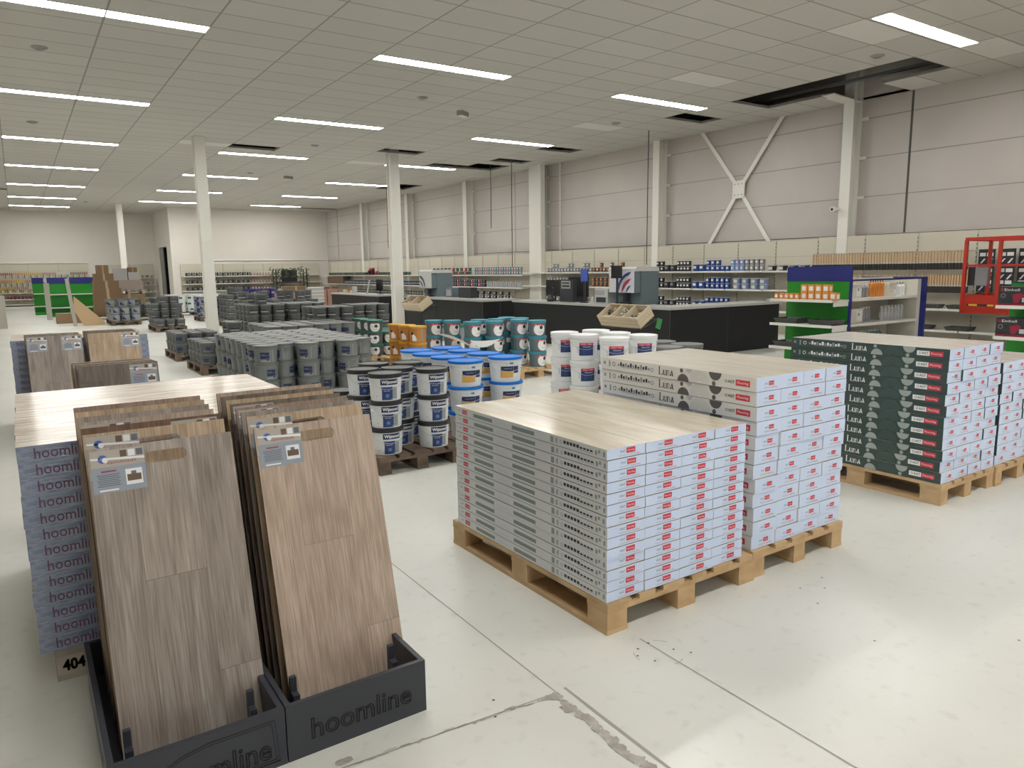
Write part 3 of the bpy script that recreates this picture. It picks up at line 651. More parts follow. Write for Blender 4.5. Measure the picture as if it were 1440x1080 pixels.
stand(.078, 2.227, .508, .88, 'black sample stand at the bottom left, engraved house outline and name', 'hoomline', .03, True)
TI = math.radians(15.0)
gL, gR = 'flooring sample boards in the left front stand', 'flooring sample boards in the right front stand'
seqL = [('wood_greige', 'left'), ('wood_light', 'left'), ('wood_walnut', 'right'), ('wood_oak', 'left'), ('wood_greige', None), ('wood_light', None), ('wood_rose', None)]
adj = {'wood_greige': 'grey-brown', 'wood_light': 'light oak', 'wood_walnut': 'dark walnut', 'wood_oak': 'warm oak', 'wood_rose': 'pinkish oak', 'wood_smoke': 'smoky brown'}
def slots(n, y0, y1, first):
    ys = [y0, y0+first]+[y0+first+(y1-y0-first)*i/(n-2) for i in range(1, n-1)]
    return [(y_, .0135+(.022+.020*(y_-y0)/(y1-y0) if y_ > y0 else 0), math.radians(15.0-5.0*(y_-y0)/(y1-y0))) for y_ in ys]
for i, ((m_, l_), (y_, z_, ti)) in enumerate(zip(seqL, slots(7, 2.425, 3.03, .12))):
    put_board(m_, l_, .133, y_, z_, ti, 0, '%s sample board, %s in the left front stand' % (adj[m_], 'frontmost' if i == 0 else ordw(i)+' from the front'), gL)
seqR = [('wood_oak', 'left'), ('wood_light', 'left'), ('wood_greige', None), ('wood_rose', 'left'), ('wood_smoke', 'left'), ('wood_light', None), ('wood_smoke', None), ('wood_oak', None)]
for i, ((m_, l_), (y_, z_, ti)) in enumerate(zip(seqR, slots(8, 2.425, 3.03, .10))):
    put_board(m_, l_, .668-.002*i, y_, z_, ti, 0, '%s sample board, %s in the right front stand' % (adj[m_], 'frontmost' if i == 0 else ordw(i)+' from the front'), gR)
for o in [o_ for o_ in COL.objects if o_.name.startswith('sample_stand')][:2]:      # rising floor that carries the rear boards
    b = MB(); vs = [(.02, .265, .034), (.488, .265, .034), (.488, .86, .054), (.02, .86, .054), (.02, .265, .0122), (.488, .265, .0122), (.488, .86, .0122), (.02, .86, .0122)]
    b.add(vs, [(0, 1, 2, 3), (4, 5, 1, 0), (3, 2, 6, 7), (0, 3, 7, 4), (1, 5, 6, 2)], 'stand_black'); b.build('sloped_base', o)
# middle stand behind the first carton stack, and the farther pair
stand(.225, 4.78, .508, .88, 'black sample stand standing behind the blue-grey carton stack', None)
for i in range(7):
    m_ = ['wood_smoke', 'wood_greige', 'wood_smoke', 'wood_oak', 'wood_greige', 'wood_smoke', 'wood_light'][i]
    put_board(m_, 'right' if i == 0 else None, .262-.004*i, 4.97+.045*i, .0135, TI, 0, '%s board, %s in the middle stand' % (adj[m_], 'frontmost' if i == 0 else ordw(i)+' from the front'), 'sample boards in the middle stand', handle=False)
stand(-.035, 7.66, .508, .88, 'black sample stand of the farther pair, left one', None); stand(.478, 7.66, .508, .88, 'black sample stand of the farther pair, right one', None)
for j, (xx, nm, ms) in enumerate([(.018, 'far left', ['wood_greige', 'wood_smoke', 'wood_greige', 'wood_walnut']), (.522, 'far right', ['wood_light', 'wood_smoke', 'wood_smoke', 'wood_smoke', 'wood_oak'])]):
    for i, m_ in enumerate(ms):
        put_board(m_, ('both' if j == 0 else 'right') if i == 0 else None, xx-.012*(i > 0), 7.92+(.10*i if j == 0 else .12*i), .0135, TI, 0, '%s board, %s in the %s stand' % (adj[m_], 'frontmost' if i == 0 else ordw(i)+' from front', nm), 'sample boards in the farther pair of stands', handle=False)
# ================================================================== BUCKETS
def bucket(kind, D, h, body, lid, label, lidh=.028, n=22, taper=.90, wide_lid=1.0, rim=True, handle=True):
    """label: function(b, fr) on a flat frame of width about D, wrapped round the body"""
    t = empty('paint_bucket'); kids = []; R_ = D/2; r0, r1 = R_*taper*.97, R_*.955
    b = MB(); b.lathe([(0, 0), (r0, 0), (r1, h-lidh*.9), (r1, h-lidh*.6)], body, n)
    if rim: b.lathe([(r1, h-lidh*1.9), (R_*.99, h-lidh*1.8), (R_*.99, h-lidh*1.35), (r1, h-lidh*1.3)], body, n)
    kids.append(b.build('body', t))
    b = MB(); b.lathe([(R_*.965, h-lidh), (R_*wide_lid, h-lidh), (R_*wide_lid, h-.003), (R_*.93, h-.0005), (R_*.90, h-.006), (0, h-.006)], lid, n)
    kids.append(b.build('lid', t))
    if handle:
        b = MB(); b.tube([((R_*1.0)*math.cos(a), (R_*1.0)*math.sin(a), h*.80-h*.42*math.sin((a-PI)*1.0) if False else h*.80-h*.36*math.sin(a+PI)) for a in [PI+.0+PI*i/10 for i in range(11)]], .0022, 'handle_wire' if body in ('bk_white', 'bk_white2') else 'handle_dark', 4)
        kids.append(b.build('handle', t))
    if label:
        q = MB(); label(q, D, h)
        # wrap (u, w, v) -> cylinder facing -y
        k = []
        for v in q.v:
            u, w_, z_ = v; rr_ = r0+(r1-r0)*min(1, z_/(h-lidh))+.0012-w_; a = u/rr_ - PI/2; k.append((rr_*math.cos(a), rr_*math.sin(a), z_))
        q.v = k; kids.append(q.build('label', t))
    return Proto(t, kids)
M('handle_wire', (.55, .55, .54), .4, .3); M('handle_dark', (.16, .17, .165), .5)
FR0 = lambda w_=0.: (Vector((0, -w_*.0006, 0)), X, Z)
def grid_rect(q, u0, z0, u1, z1, mt, lay=0., n=6):
    fr = FR0(lay)
    for i in range(n):
        a, c_ = u0+(u1-u0)*i/n, u0+(u1-u0)*(i+1)/n; q.rect(fr, a, z0, c_, z1, mt)
def gcirc(q, cu, cv, r, mt, lay, n=12, lo=-1., hi=1.):
    fr = FR0(lay)
    for i in range(n):
        a, c_ = -PI/2+PI*i/n, -PI/2+PI*(i+1)/n; ua, uc = r*math.sin(a), r*math.sin(c_); ha, hc = r*math.cos(a), r*math.cos(c_)
        q.decal(fr, [(cu+ua, cv+max(-ha, lo*r)), (cu+uc, cv+max(-hc, lo*r)), (cu+uc, cv+min(hc, hi*r)), (cu+ua, cv+min(ha, hi*r))], mt)
M('bk_white', (.74, .76, .77), .35); M('bk_white2', (.82, .83, .83), .35); M('lid_black', (.022, .024, .027), .38); M('lid_blue', (.004, .17, .62), .45, spec=.25); M('lid_teal', (.045, .27, .36), .35); M('bk_grey', (.185, .20, .195), .4)
M('lid_grey', (.15, .16, .155), .36); M('bk_dark', (.10, .108, .108), .42); M('bk_light', (.30, .32, .32), .4)
M('bk_teal', (.03, .26, .34), .35); M('bk_slate', (.10, .17, .19), .4); M('bk_slate2', (.14, .17, .18), .4); M('bk_orange', (.50, .22, .05), .4); M('lid_yellow', (.62, .36, .03), .4); M('lid_green', (.03, .19, .14), .4); M('navy', (.018, .030, .10), .4); M('violet', (.04, .035, .22), .4)
M('navy2', (.02, .05, .18), .4); M('amber', (.72, .42, .10), .4); M('cyan_print', (.04, .32, .50), .4); M('photo_mix', (.36, .36, .36), .4); M('lid_round', (.16, .17, .17), .45)
def lab_wij(q, D, h):
    grid_rect(q, -.066, h*.59, .080, h*.80, 'navy', 0, 6); q.text(FR0(1), 'Wijzonol', -.057, h*.645, h*.105, 'white_print', .127, fat=.0022)
    grid_rect(q, -.055, h*.04, .030, h*.52, 'navy2', 0, 4); grid_rect(q, -.062, h*.45, .030, h*.52, 'navy2', .3, 4); q.text(FR0(1), 'Muurverf', -.040, h*.36, h*.045, 'white_print', .05)
    grid_rect(q, .030, h*.06, .072, h*.50, 'bk_light', 0, 3); q.circ(FR0(1), -.012, h*.20, .016, 'blue_print', 10); q.text(FR0(1), 'Wijzonol', .016, h*.07, h*.03, 'white_print', .04)
    q.rect(FR0(), -.105, h*.16, -.095, h*.19, 'ink_grey')
def lab_blue(q, D, h):
    grid_rect(q, -.075, h*.44, .045, h*.64, 'navy', 0, 6); grid_rect(q, .047, h*.36, .100, h*.64, 'navy', 0, 3); grid_rect(q, -.078, h*.18, .040, h*.42, 'amber', 0, 6)
    q.rect(FR0(), .006, h*.72, .040, h*.80, 'cyan_print'); q.rect(FR0(), -.035, h*.74, -.012, h*.76, 'ink_soft'); q.text(FR0(1), 'muurverf', -.045, h*.53, h*.05, 'ink_soft', .075); grid_rect(q, .046, h*.24, .086, h*.36, 'bk_white2', 1, 2)
def lab_teal(q, D, h):
    grid_rect(q, -.10, h*.05, .10, h*.80, 'bk_slate2', 0, 8); grid_rect(q, -.105, h*.69, .110, h*.775, 'red_print', 1.8, 8); q.text(FR0(2.4), '10L + 2L', -.05, h*.70, h*.05, 'white_print', .10)
    gcirc(q, .024, h*.42, .090, 'white_print', 1.1, 14, -.97, .68); gcirc(q, .050, h*.55, .028, 'ink', 2.4, 8); q.text(FR0(2.5), 'muurverf', .005, h*.22, h*.06, 'ink', .075)
def lab_orange(q, D, h):
    grid_rect(q, -.10, h*.08, .10, h*.80, 'bk_orange', 0, 8); q.decal(FR0(1), [(-.055, h*.12), (-.03, h*.12), (-.03, h*.55), (-.055, h*.62)], 'white_print'); q.decal(FR0(1), [(-.03, h*.12), (.0, h*.12), (.0, h*.40), (-.03, h*.55)], 'white_print'); q.decal(FR0(1), [(.0, h*.12), (.035, h*.14), (.0, h*.40)], 'white_print'); gcirc(q, -.050, h*.56, .020, 'ink', 2, 8); grid_rect(q, .085, h*.1, .11, h*.8, 'bk_light', 2, 3)
def lab_white(q, D, h):
    grid_rect(q, -.072, h*.20, .080, h*.60, 'navy2', 0, 6); grid_rect(q, -.072, h*.60, .080, h*.70, 'red_print', 0, 6); q.text(FR0(1), '12,5L + 20%', -.050, h*.625, h*.05, 'white_print', .105); q.text(FR0(1), 'Muurverf', -.03, h*.52, h*.055, 'white_print', .08)
    for k in range(3): q.rect(FR0(1), -.03, h*(.30+.05*k), .04, h*(.32+.05*k), 'blue_print')
    q.rect(FR0(), -.092, h*.3, -.085, h*.55, 'ink_soft'); q.rect(FR0(), .092, h*.3, .102, h*.6, 'ink_soft')
def lab_grey(q, D, h):
    grid_rect(q, -.052, h*.24, .052, h*.62, 'navy', 0, 5); q.text(FR0(1), 'primer', -.040, h*.46, h*.05, 'ink_soft', .045); q.circ(FR0(1), .030, h*.20, .016, 'bk_grey', 12); q.circ(FR0(2), .030, h*.20, .012, 'navy', 12); grid_rect(q, -.05, h*.08, .05, h*.19, 'bk_light', 0, 4)
    grid_rect(q, .088, h*.1, .098, h*.75, 'bk_light', 0, 2)
def lab_greyw(q, D, h):
    grid_rect(q, -.075, h*.22, .075, h*.62, 'bk_light', 0, 6); grid_rect(q, -.070, h*.34, .070, h*.42, 'ink', 1, 6)
def lab_greyw2(q, D, h):
    grid_rect(q, -.075, h*.20, .075, h*.66, 'bk_light', 0, 6); grid_rect(q, -.070, h*.22, .070, h*.34, 'white_print', 1, 6); grid_rect(q, -.070, h*.34, .070, h*.42, 'ink', 1, 6)
def lab_greysq(q, D, h): grid_rect(q, -.02, h*.3, .05, h*.6, 'navy', 0, 4); grid_rect(q, -.07, h*.25, .07, h*.30, 'bk_light', 0, 5)
def lab_green(q, D, h):
    grid_rect(q, -.10, h*.05, .10, h*.72, 'bk_dark', 0, 8); gcirc(q, 0, h*.45, .090, 'white_print', 1.2, 14, -.95, .62); gcirc(q, .02, h*.50, .028, 'ink', 2.2, 8); q.text(FR0(2), 'muurverf', -.03, h*.2, h*.06, 'ink', .07)
def lab_wgreen(q, D, h): grid_rect(q, -.06, h*.2, .06, h*.7, 'lid_green', 0, 4); grid_rect(q, -.05, h*.35, .05, h*.5, 'bk_light', 1, 4)
def lab_triangle(q, D, h):
    grid_rect(q, -.09, h*.15, .09, h*.75, 'bk_light', 0, 6); q.decal(FR0(1), [(-.05, h*.2), (.05, h*.2), (-.05, h*.7)], 'navy'); q.decal(FR0(1), [(0, h*.72), (.08, h*.72), (.08, h*.45)], 'white_print')
BK = dict(
 black=bucket('black', .27, .2185, 'bk_white', 'lid_black', lab_wij, .036, 28, rim=False),
 blue=bucket('blue', .315, .2255, 'bk_white', 'lid_blue', lab_blue, .022, 28, .86, 1.0),
 teal=bucket('teal', .275, .232, 'bk_slate', 'lid_teal', lab_teal, .042, 24, rim=False, handle=False),
 orange=bucket('orange', .25, .232, 'bk_orange', 'lid_yellow', lab_orange, .024, 20, handle=False),
 white=bucket('white', .30, .262, 'bk_white2', 'bk_white2', lab_white, .034, 26),
 grey=bucket('grey', .285, .2045, 'bk_grey', 'lid_grey', lab_grey, .026, 22),
 greyw=bucket('greyw', .27, .2045, 'bk_dark', 'lid_grey', lab_greyw, .026, 18),
 greyw2=bucket('greyw2', .27, .2045, 'bk_dark', 'lid_grey', lab_greyw2, .026, 18),
 greysq=bucket('greysq', .25, .185, 'bk_dark', 'lid_grey', lab_greysq, .026, 18),
 green=bucket('green', .28, .2045, 'bk_dark', 'lid_green', lab_green, .024, 20),
 wgreen=bucket('wgreen', .28, .22, 'bk_white2', 'bk_white2', lab_wgreen, .03, 14, handle=False),
 tri=bucket('tri', .28, .22, 'bk_light', 'lid_grey', lab_triangle, .03, 14, handle=False),
 drum=bucket('drum', .44, .205, 'bk_dark', 'lid_round', None, .035, 28, 1.0, handle=False),
 purple=bucket('purple', .28, .22, 'navy', 'bk_light', lab_triangle, .03, 14, handle=False),
)
NAMEK = dict(black='black-lidded white bucket', blue='blue-lidded white bucket', teal='teal-lidded bucket with round badge', orange='orange bucket', white='all-white bucket with blue and red label', grey='grey bucket with navy label',
 greyw='dark grey bucket', greyw2='dark grey bucket with white label', greysq='small dark grey bucket', green='green-lidded bucket', wgreen='white bucket with green label', tri='pale bucket with pointed label', drum='wide flat grey drum', purple='purple-blue bucket')
REST = MB(); M('label_dim', (.38, .39, .39), .5)
FARC = dict(grey=('bk_grey', 'lid_grey', 'navy'), greyw=('bk_dark', 'lid_grey', 'bk_light'), greyw2=('bk_dark', 'lid_grey', 'bk_light'), greysq=('bk_dark', 'lid_grey', 'navy'), wgreen=('bk_white2', 'bk_white2', 'lid_green'), tri=('bk_light', 'lid_grey', 'navy2'),
 purple=('violet', 'violet', 'bk_light'), green=('bk_dark', 'lid_green', 'white_print'), teal=('bk_slate', 'lid_teal', 'white_print'))
FARD = dict(grey=.285, greyw=.27, greyw2=.27, greysq=.25, wgreen=.28, tri=.28, purple=.28, green=.28, teal=.275)
def rest_bucket(kind, x, y, z, h):
    bd, ld, lb = FARC[kind]; r_ = FARD[kind]/2; T = Matrix.Translation((x, y, z))
    REST.lathe([(r_*.86, 0), (r_*.95, h-.03)], bd, 12, T); REST.lathe([(r_, h-.032), (r_, h-.004), (r_*.9, h-.004)], ld, 12, T); REST.disc(r_*.9, h-.006, ld, 12, T=T)
    a0 = R.uniform(-2.3, -1.5)
    if kind == 'tri':
        REST.add([Vector((x+(r_+.001)*math.cos(a0+t), y+(r_+.001)*math.sin(a0+t), z+h*v)) for t, v in ((-.5, .2), (.4, .2), (-.5, .72))], [(0, 1, 2)], lb); return
    if kind in ('greyw', 'greyw2'):
        for k in range(4):
            a, c_ = a0+k*.3-.6, a0+k*.3-.3
            for v0, v1, mm in ((.26, .36, 'label_dim'), (.36, .48, 'ink')): REST.add([Vector((x+(r_+.001)*math.cos(t), y+(r_+.001)*math.sin(t), z+h*v)) for t, v in ((a, v0), (c_, v0), (c_, v1), (a, v1))], [(0, 1, 2, 3)], mm)
        return
    for k in range(3):
        a, c_ = a0+k*.3-.45, a0+k*.3-.15
        REST.add([Vector((x+(r_+.001)*math.cos(t), y+(r_+.001)*math.sin(t), z+h*v)) for t, v in ((a, .28), (c_, .28), (c_, .6), (a, .6))], [(0, 1, 2, 3)], lb)
def stackb(kind, x, y, n, where, group, h=None, z=.1445, yaw=None, only=None, yj=.25, far=False):
    hh = {'black': .2185, 'blue': .2255, 'teal': .232, 'orange': .232, 'white': .262, 'grey': .2045, 'greyw': .2045, 'greyw2': .2045, 'greysq': .185, 'green': .2045, 'wgreen': .22, 'tri': .22, 'drum': .205, 'purple': .22}[kind]
    for l in range(n):
        k = n-1-l
        if far or (only is not None and k not in only):
            rest_bucket(kind, x, y, z+l*(hh+.0008), hh); continue
        # labels face the open side, roughly towards the aisle
        rz = (yaw if yaw is not None else -.42)+R.uniform(-yj, yj)
        o = BK[kind].put((x+R.uniform(-.004, .004), y+R.uniform(-.004, .004), z+l*(hh+.0008)), rz)
        tag(o, '%s, %s, %s' % (NAMEK[kind], 'topmost' if k == 0 else 'bottom one' if l == 0 else ordw(k)+' from top', where), 'paint bucket', group)
# black-lidded buckets
pallet(2.23, 5.20, .76, 1.2, PO, 'dark wooden pallet under the black-lidded white buckets')
g = 'black-lidded buckets on the dark pallet'
for (x, y, n, wh) in [(2.375, 5.36, 3, 'front left stack'), (2.80, 5.36, 3, 'front right stack'), (2.60, 5.60, 3, 'middle stack between the front ones'), (2.33, 5.70, 3, 'left stack in second row'), (2.82, 5.86, 3, 'right stack in second row'),
    (2.55, 5.98, 3, 'middle rear stack'), (2.27, 6.05, 2, 'low stack at rear left')]: stackb('black', x, y, n, wh, g, yaw=-.10, yj=.12)
stackb('black', 2.43, 6.22+.02, 2, 'lower rear left stack', g, only=(0, 1)) if False else None
# blue-lidded buckets
pallet(3.01, 5.30, .82, 1.3, PO, 'dark wooden pallet under the blue-lidded white buckets')
g = 'blue-lidded buckets on the dark pallet'
for (x, y, n, wh) in [(3.20, 5.49, 3, 'front left stack'), (3.63, 5.50, 3, 'front right stack'), (3.22, 5.84, 3, 'second row left stack'), (3.62, 5.86, 3, 'second row right stack'), (3.20, 6.18, 3, 'third row left stack'), (3.60, 6.20, 3, 'third row right stack'), (3.24, 6.53, 3, 'rear left stack'), (3.60, 6.54, 3, 'rear right stack')]:
    stackb('blue', x, y, n, wh, g, yaw=-.30, yj=.12)
# white buckets behind the white cartons
pallet(4.62, 5.15, .8, 1.2, PG, 'grey wooden pallet under the all-white buckets')
g = 'all-white buckets beside the counter'
for (x, y, n, wh) in [(4.80, 5.33, 3, 'foremost stack'), (5.20, 5.35, 3, 'right front stack'), (4.79, 5.78, 3, 'left front stack'), (5.18, 5.72, 3, 'middle stack'), (4.82, 6.15, 3, 'left rear stack'), (5.22, 6.10, 3, 'right rear stack')]:
    stackb('white', x, y, n, wh, g, yaw=-.52, yj=.12)
# flat drums
pallet(6.9, 6.6, .9, 1.2, PG, 'grey wooden pallet under the flat grey drums')
for i, (x, y) in enumerate([(7.15, 6.9), (7.13, 7.4), (7.6, 6.95), (7.6, 7.45)]):
    stackb('drum', x, y, 2, ['near left', 'far left', 'near right', 'far right'][i]+' of four by the counter', 'flat grey drums by the counter')
# teal
g = 'teal-lidded buckets on two pallets'
pallet(5.98, 8.70, .8, 1.25, PN, 'light wooden pallet under the teal-lidded buckets, right one'); pallet(5.15, 9.05, .8, 1.2, PN, 'light wooden pallet under the teal-lidded buckets, left one')
for i, (x, y) in enumerate([(6.44, 8.87), (6.33, 9.20), (5.89, 9.21), (5.57, 9.32), (5.50, 9.81), (5.30, 10.03), (6.56, 9.50), (6.18, 9.60), (5.88, 9.62), (6.50, 9.80)]):
    stackb('teal', x, y, 3, '%s teal stack from the right' % ordw(i), g, yaw=-.32, only=None if i < 7 else (0,))
# orange
pallet(4.36, 8.98, .6, 1.2, PN, 'light wooden pallet under the orange buckets')
for i, (x, y) in enumerate([(4.57, 9.13), (4.55, 9.43), (4.53, 9.73)]):
    stackb('orange', x, y, 3, '%s orange stack from the front' % ordw(i), 'orange buckets on a light pallet', yaw=-.55)
# big grey block
for i, (x, y) in enumerate([(2.20, 8.56), (3.02, 8.56), (2.20, 9.80), (3.02, 9.80)]):
    pallet(x, y, .8, 1.2, PO, 'dark wooden pallet under the big grey bucket block, %s' % ['front left', 'front right', 'rear left', 'rear right'][i], simple=i > 1)
g = 'grey buckets with navy labels in the big block'
cx_ = [2.36, 2.60, 2.86, 3.11, 3.37, 3.60]
for j in range(8):
    for i, x in enumerate(cx_):
        y = 8.71+.290*j+(.14 if i % 2 else 0)
        if j <= 1: on = (0, 1, 2) if (j == 0 or i % 2 == 1 or i == 0) else (0,)
        elif i <= 1 and j < 5: on = (0, 1, 2) if i == 0 else (0,)
        else: on = (0,) if j < 5 else ()
        stackb('grey', x, y, 3, '%s row back, %s column of grey block' % (ordw(j), ordw(i)), g, only=on, yaw=-.25, yj=.9)
# low dark pallets at the left
def low_group(x, y, w, l, nx, ny, n, kind, where, group, pm=PO, d=.26, simple=True, far=True, **kw):
    pallet(x, y, w, l, pm, 'dark wooden pallet %s' % where if pm == PO else 'light wooden pallet %s' % where, simple=simple)
    for j in range(ny):
        for i in range(nx):
            only = None if (j == 0 or i == 0) else (0,)
            if far: only = ()
            nn = n[(j*nx+i) % len(n)] if isinstance(n, (list, tuple)) else n
            if nn == 0: continue
            kk = kind[(j*nx+i) % len(kind)] if isinstance(kind, (list, tuple)) else kind
            stackb(kk, x+d/2+.01+i*(w-d-.02)/max(nx-1, 1), y+d/2+.01+j*(l-d-.02)/max(ny-1, 1), nn, 'row %s, column %s %s' % (['one', 'two', 'three', 'four', 'five', 'six'][j], ['one', 'two', 'three', 'four', 'five', 'six'][i], where), group, only=only, **kw)
low_group(2.29, 12.2, .8, 1.2, 3, 4, 2, 'greysq', 'left of the block', 'low dark grey buckets near the grey block', far=False)
low_group(2.30, 14.5, .8, 1.2, 3, 4, 2, 'greysq', 'left, behind first pallet', 'low dark grey buckets farther left', pm=PO)
low_group(3.08, 22.2, .8, 1.5, 3, 4, [1, 1, 1, 1, 1, 1, 3, 4, 4, 3, 4, 4], 'greyw', 'before the far column', 'dark grey buckets near the far column')
low_group(2.38, 26.2, .85, 1.8, 3, 4, [2, 2, 2, 2, 3, 2, 3, 3, 3, 3, 3, 3], ['tri', 'purple', 'tri'] if False else 'tri', 'by the brown cartons', 'pale buckets with pointed labels')
low_group(3.3, 28.5, 1.6, 1.2, 5, 3, [3, 2, 3, 3, 2], 'greyw', 'beyond the pale buckets', 'dark grey buckets beyond the pale ones')
low_group(4.75, 30.4, 1.9, 1.2, 6, 3, 3, 'wgreen', 'by the passage door', 'white buckets with green labels')
low_group(5.03, 26.2, 1.2, 1.2, 4, 3, 3, ['tri', 'purple', 'tri'], 'left of the column', 'pale and blue buckets left of the far column')
low_group(5.08, 22.6, .8, 1.2, 3, 3, [4, 5, 4], 'greyw2', 'right of the column', 'dark grey buckets right of the column')
low_group(6.26, 26.5, 1.5, 1.2, 5, 3, 4, 'purple', 'behind the column', 'purple-blue buckets behind the column')
# block behind the big grey block
low_group(3.15, 11.55, .8, 1.2, 3, 4, 3, 'grey', 'of second block', 'grey buckets of the block behind'); low_group(3.97, 11.6, .72, 1.2, 3, 4, 3, 'grey', 'of second block, right', 'grey buckets of the block behind')
low_group(2.95, 13.2, .4, .6, 1, 2, 3, 'greyw', 'at the left', 'small group of dark buckets behind the block')
# tall stacks
low_group(3.75, 15.0, .8, 1.2, 3, 4, [4, 4, 4, 4, 5, 4], 'greyw2', 'of tall stacks, left', 'tall stacks of dark grey buckets'); low_group(4.60, 15.0, .8, 1.2, 3, 4, [4], 'greyw', 'of tall stacks, right', 'tall stacks of dark grey buckets')
low_group(4.3, 17.4, 1.8, 1.2, 6, 3, [4, 5, 4, 4, 5], 'greyw2', 'behind tall stacks', 'tall stacks of dark grey buckets behind')
low_group(4.42, 12.95, .8, .9, 3, 3, [4], 'greyw2', 'of the middle group', 'dark grey buckets with white labels')
low_group(5.35, 13.4, .8, .8, 3, 3, [4], 'greyw', 'right of middle group', 'dark grey buckets right of the middle group')
# green-lidded
low_group(4.98, 11.75, .8, .95, 3, 3, [3, 2, 2], 'green', 'behind the orange buckets', 'green-lidded buckets on a light pallet', pm=PN, d=.28, far=False)
pallet(5.1, 10.7, .8, .95, PN, 'light wooden pallet behind the orange buckets, empty front edge', simple=True)

o = REST.build('paint_buckets'); tag(o, 'the many other paint buckets, grey, white and blue, stacked on pallets towards the far end', 'paint bucket', kind='stuff')
# ================================================================== COUNTERS
M('counter_black', (.010, .011, .012), .5, spec=.35); M('worktop', (.40, .40, .38), .35); M('counter_edge', (.07, .07, .07), .4)
def counter(x, y0, y1, xe, label):
    """front along y at x, short return along x at y0 up to xe"""
    t = empty('sales_counter', (x, y0, 0)); tag(t, label, 'counter', 'black sales counters'); L = y1-y0; W = xe-x; h = .86
    b = MB(); b.box(0, 0, .02, .03, L, h, 'counter_black'); b.box(-.002, L*.31, .02, 0, L*.31+.006, h, 'counter_edge'); b.build('front_panel', t)
    b = MB(); b.box(.031, 0, .02, W, .03, h, 'counter_black'); b.box(W*.5, -.002, .02, W*.5+.006, 0, h, 'counter_edge'); b.build('side_panel', t)
    b = MB(); b.box(.0, -.001, .02, .012, .0, h, 'counter_edge'); b.build('corner_trim', t)
    b = MB(); b.box(.05, .05, 0, .10, L, .1, 'counter_black'); b.box(.05, .05, 0, W, .1, .1, 'counter_black'); b.build('plinth', t)
    b = MB(); b.box(.55, .55, .1, .58, L, h, 'counter_black'); b.build('back_panel', t)
    b = MB(); b.box(-.03, -.03, h, .68, L+.03, h+.042, 'worktop'); b.box(.68, -.03, h, W+.03, .62, h+.042, 'worktop'); b.build('worktop', t); return t
counter(9.36, 8.97, 13.80, 12.4, 'large black counter with grey worktop in the middle right'); counter(8.92, 14.45, 18.55, 9.9, 'black counter behind the column, next past the largest one'); counter(8.78, 20.05, 23.9, 9.7, 'farthest black counter, left of the second column')
CT = .9025
# tinting machines
M('mach_side', (.13, .17, .19), .4); M('mach_top', (.52, .53, .52), .35); M('mach_dark', (.03, .035, .04), .4); M('art_red', (.40, .04, .08), .4); M('art_blue', (.03, .05, .22), .4); M('art_pale', (.60, .60, .64), .4)
def tinting(x, y, label, bright):
    t = empty('tinting_machine', (x, y, 0)); tag(t, label, 'tinting machine', 'paint tinting machines behind the counters'); d, w_ = .62, .74  # d along x, w along y (front faces -x)
    b = MB(); b.box(.16, 0, CT, d, w_, 1.53, 'mach_side'); b.box(0, .02, 1.13, .16, w_-.02, 1.53, 'mach_side'); b.build('body', t)
    b = MB(); pts = [(0, 0), (0, .05), (.04, .085), (d-.04, .085), (d, .05), (d, 0)]
    vs = [(p_[0], -.01, 1.53+p_[1]) for p_ in pts]+[(p_[0], w_+.01, 1.53+p_[1]) for p_ in pts]; n_ = len(pts)
    b.add(vs, [tuple(range(n_))[::-1], tuple(range(n_, 2*n_))]+[(i, (i+1) % n_, n_+(i+1) % n_, n_+i) for i in range(n_)], 'mach_top'); b.build('top_cover', t)
    b = MB(); fr = (Vector((-.001, w_, 1.13)), -Y, Z); b.rect(fr, .02, 0, w_-.02, .40, 'art_pale' if bright else 'mach_top'); f2 = (Vector((-.002, w_, 1.13)), -Y, Z)
    for k, (r_, m_) in enumerate([(.40, 'art_blue'), (.34, 'art_pale'), (.27, 'art_red'), (.20, 'art_pale'), (.14, 'art_blue')]):
        b.circ((Vector((-.002-.001*k, w_, 1.13)), -Y, Z), .025 if not bright else w_-.10, .0, r_*.98, m_ if bright else ('mach_dark' if k % 2 else 'mach_top'), 12, PI/2 if bright else 0, PI if bright else PI/2)
    b.build('printed_front', t)
    b = MB(); b.lathe([(0, 0), (.14, 0), (.14, .03), (.05, .06), (.05, .2)], 'mach_dark', 14, Matrix.Translation((.10, w_/2, CT+.0))); b.tube([(.02, .2, 1.0), (-.02, .2, 1.08), (.02, .5, 1.08), (.05, .52, 1.0)], .012, 'mach_dark', 6); b.build('can_platform', t)
    return t
tinting(9.60, 10.10, 'grey-blue paint tinting machine with red and blue printed front on the large counter', True)
tinting(9.15, 17.35, 'grey-green paint tinting machine with pale patterned front behind the second counter', False)
def monitor(x, y, z, rz, w_, h_, label, arm=False, col='black'):
    t = empty('monitor', (x, y, z), rz); tag(t, label, 'monitor')
    b = MB(); zz = .10 if not arm else .5; b.box(-w_/2, 0, zz, w_/2, .03, zz+h_, col); b.box(-w_/2+.012, -.001, zz+.012, w_/2-.012, 0, zz+h_-.012, 'glass_dark'); b.build('screen', t)
    b = MB(); b.box(-.02, .03, .01, .02, .055, zz+h_*.5, 'mach_dark'); b.box(-.10, -.03, 0, .10, .10, .012, 'mach_dark'); b.build('stand', t); return t
monitor(9.75, 12.80, CT, -1.45, .50, .36, 'black computer monitor at the left end of the large counter')
monitor(9.42, 10.42, CT, -1.2, .22, .24, 'small black screen on a post in front of the tinting machine', True)
monitor(9.75, 11.95, CT, -1.0, .44, .42, 'large black screen behind the card terminal on the large counter', False)
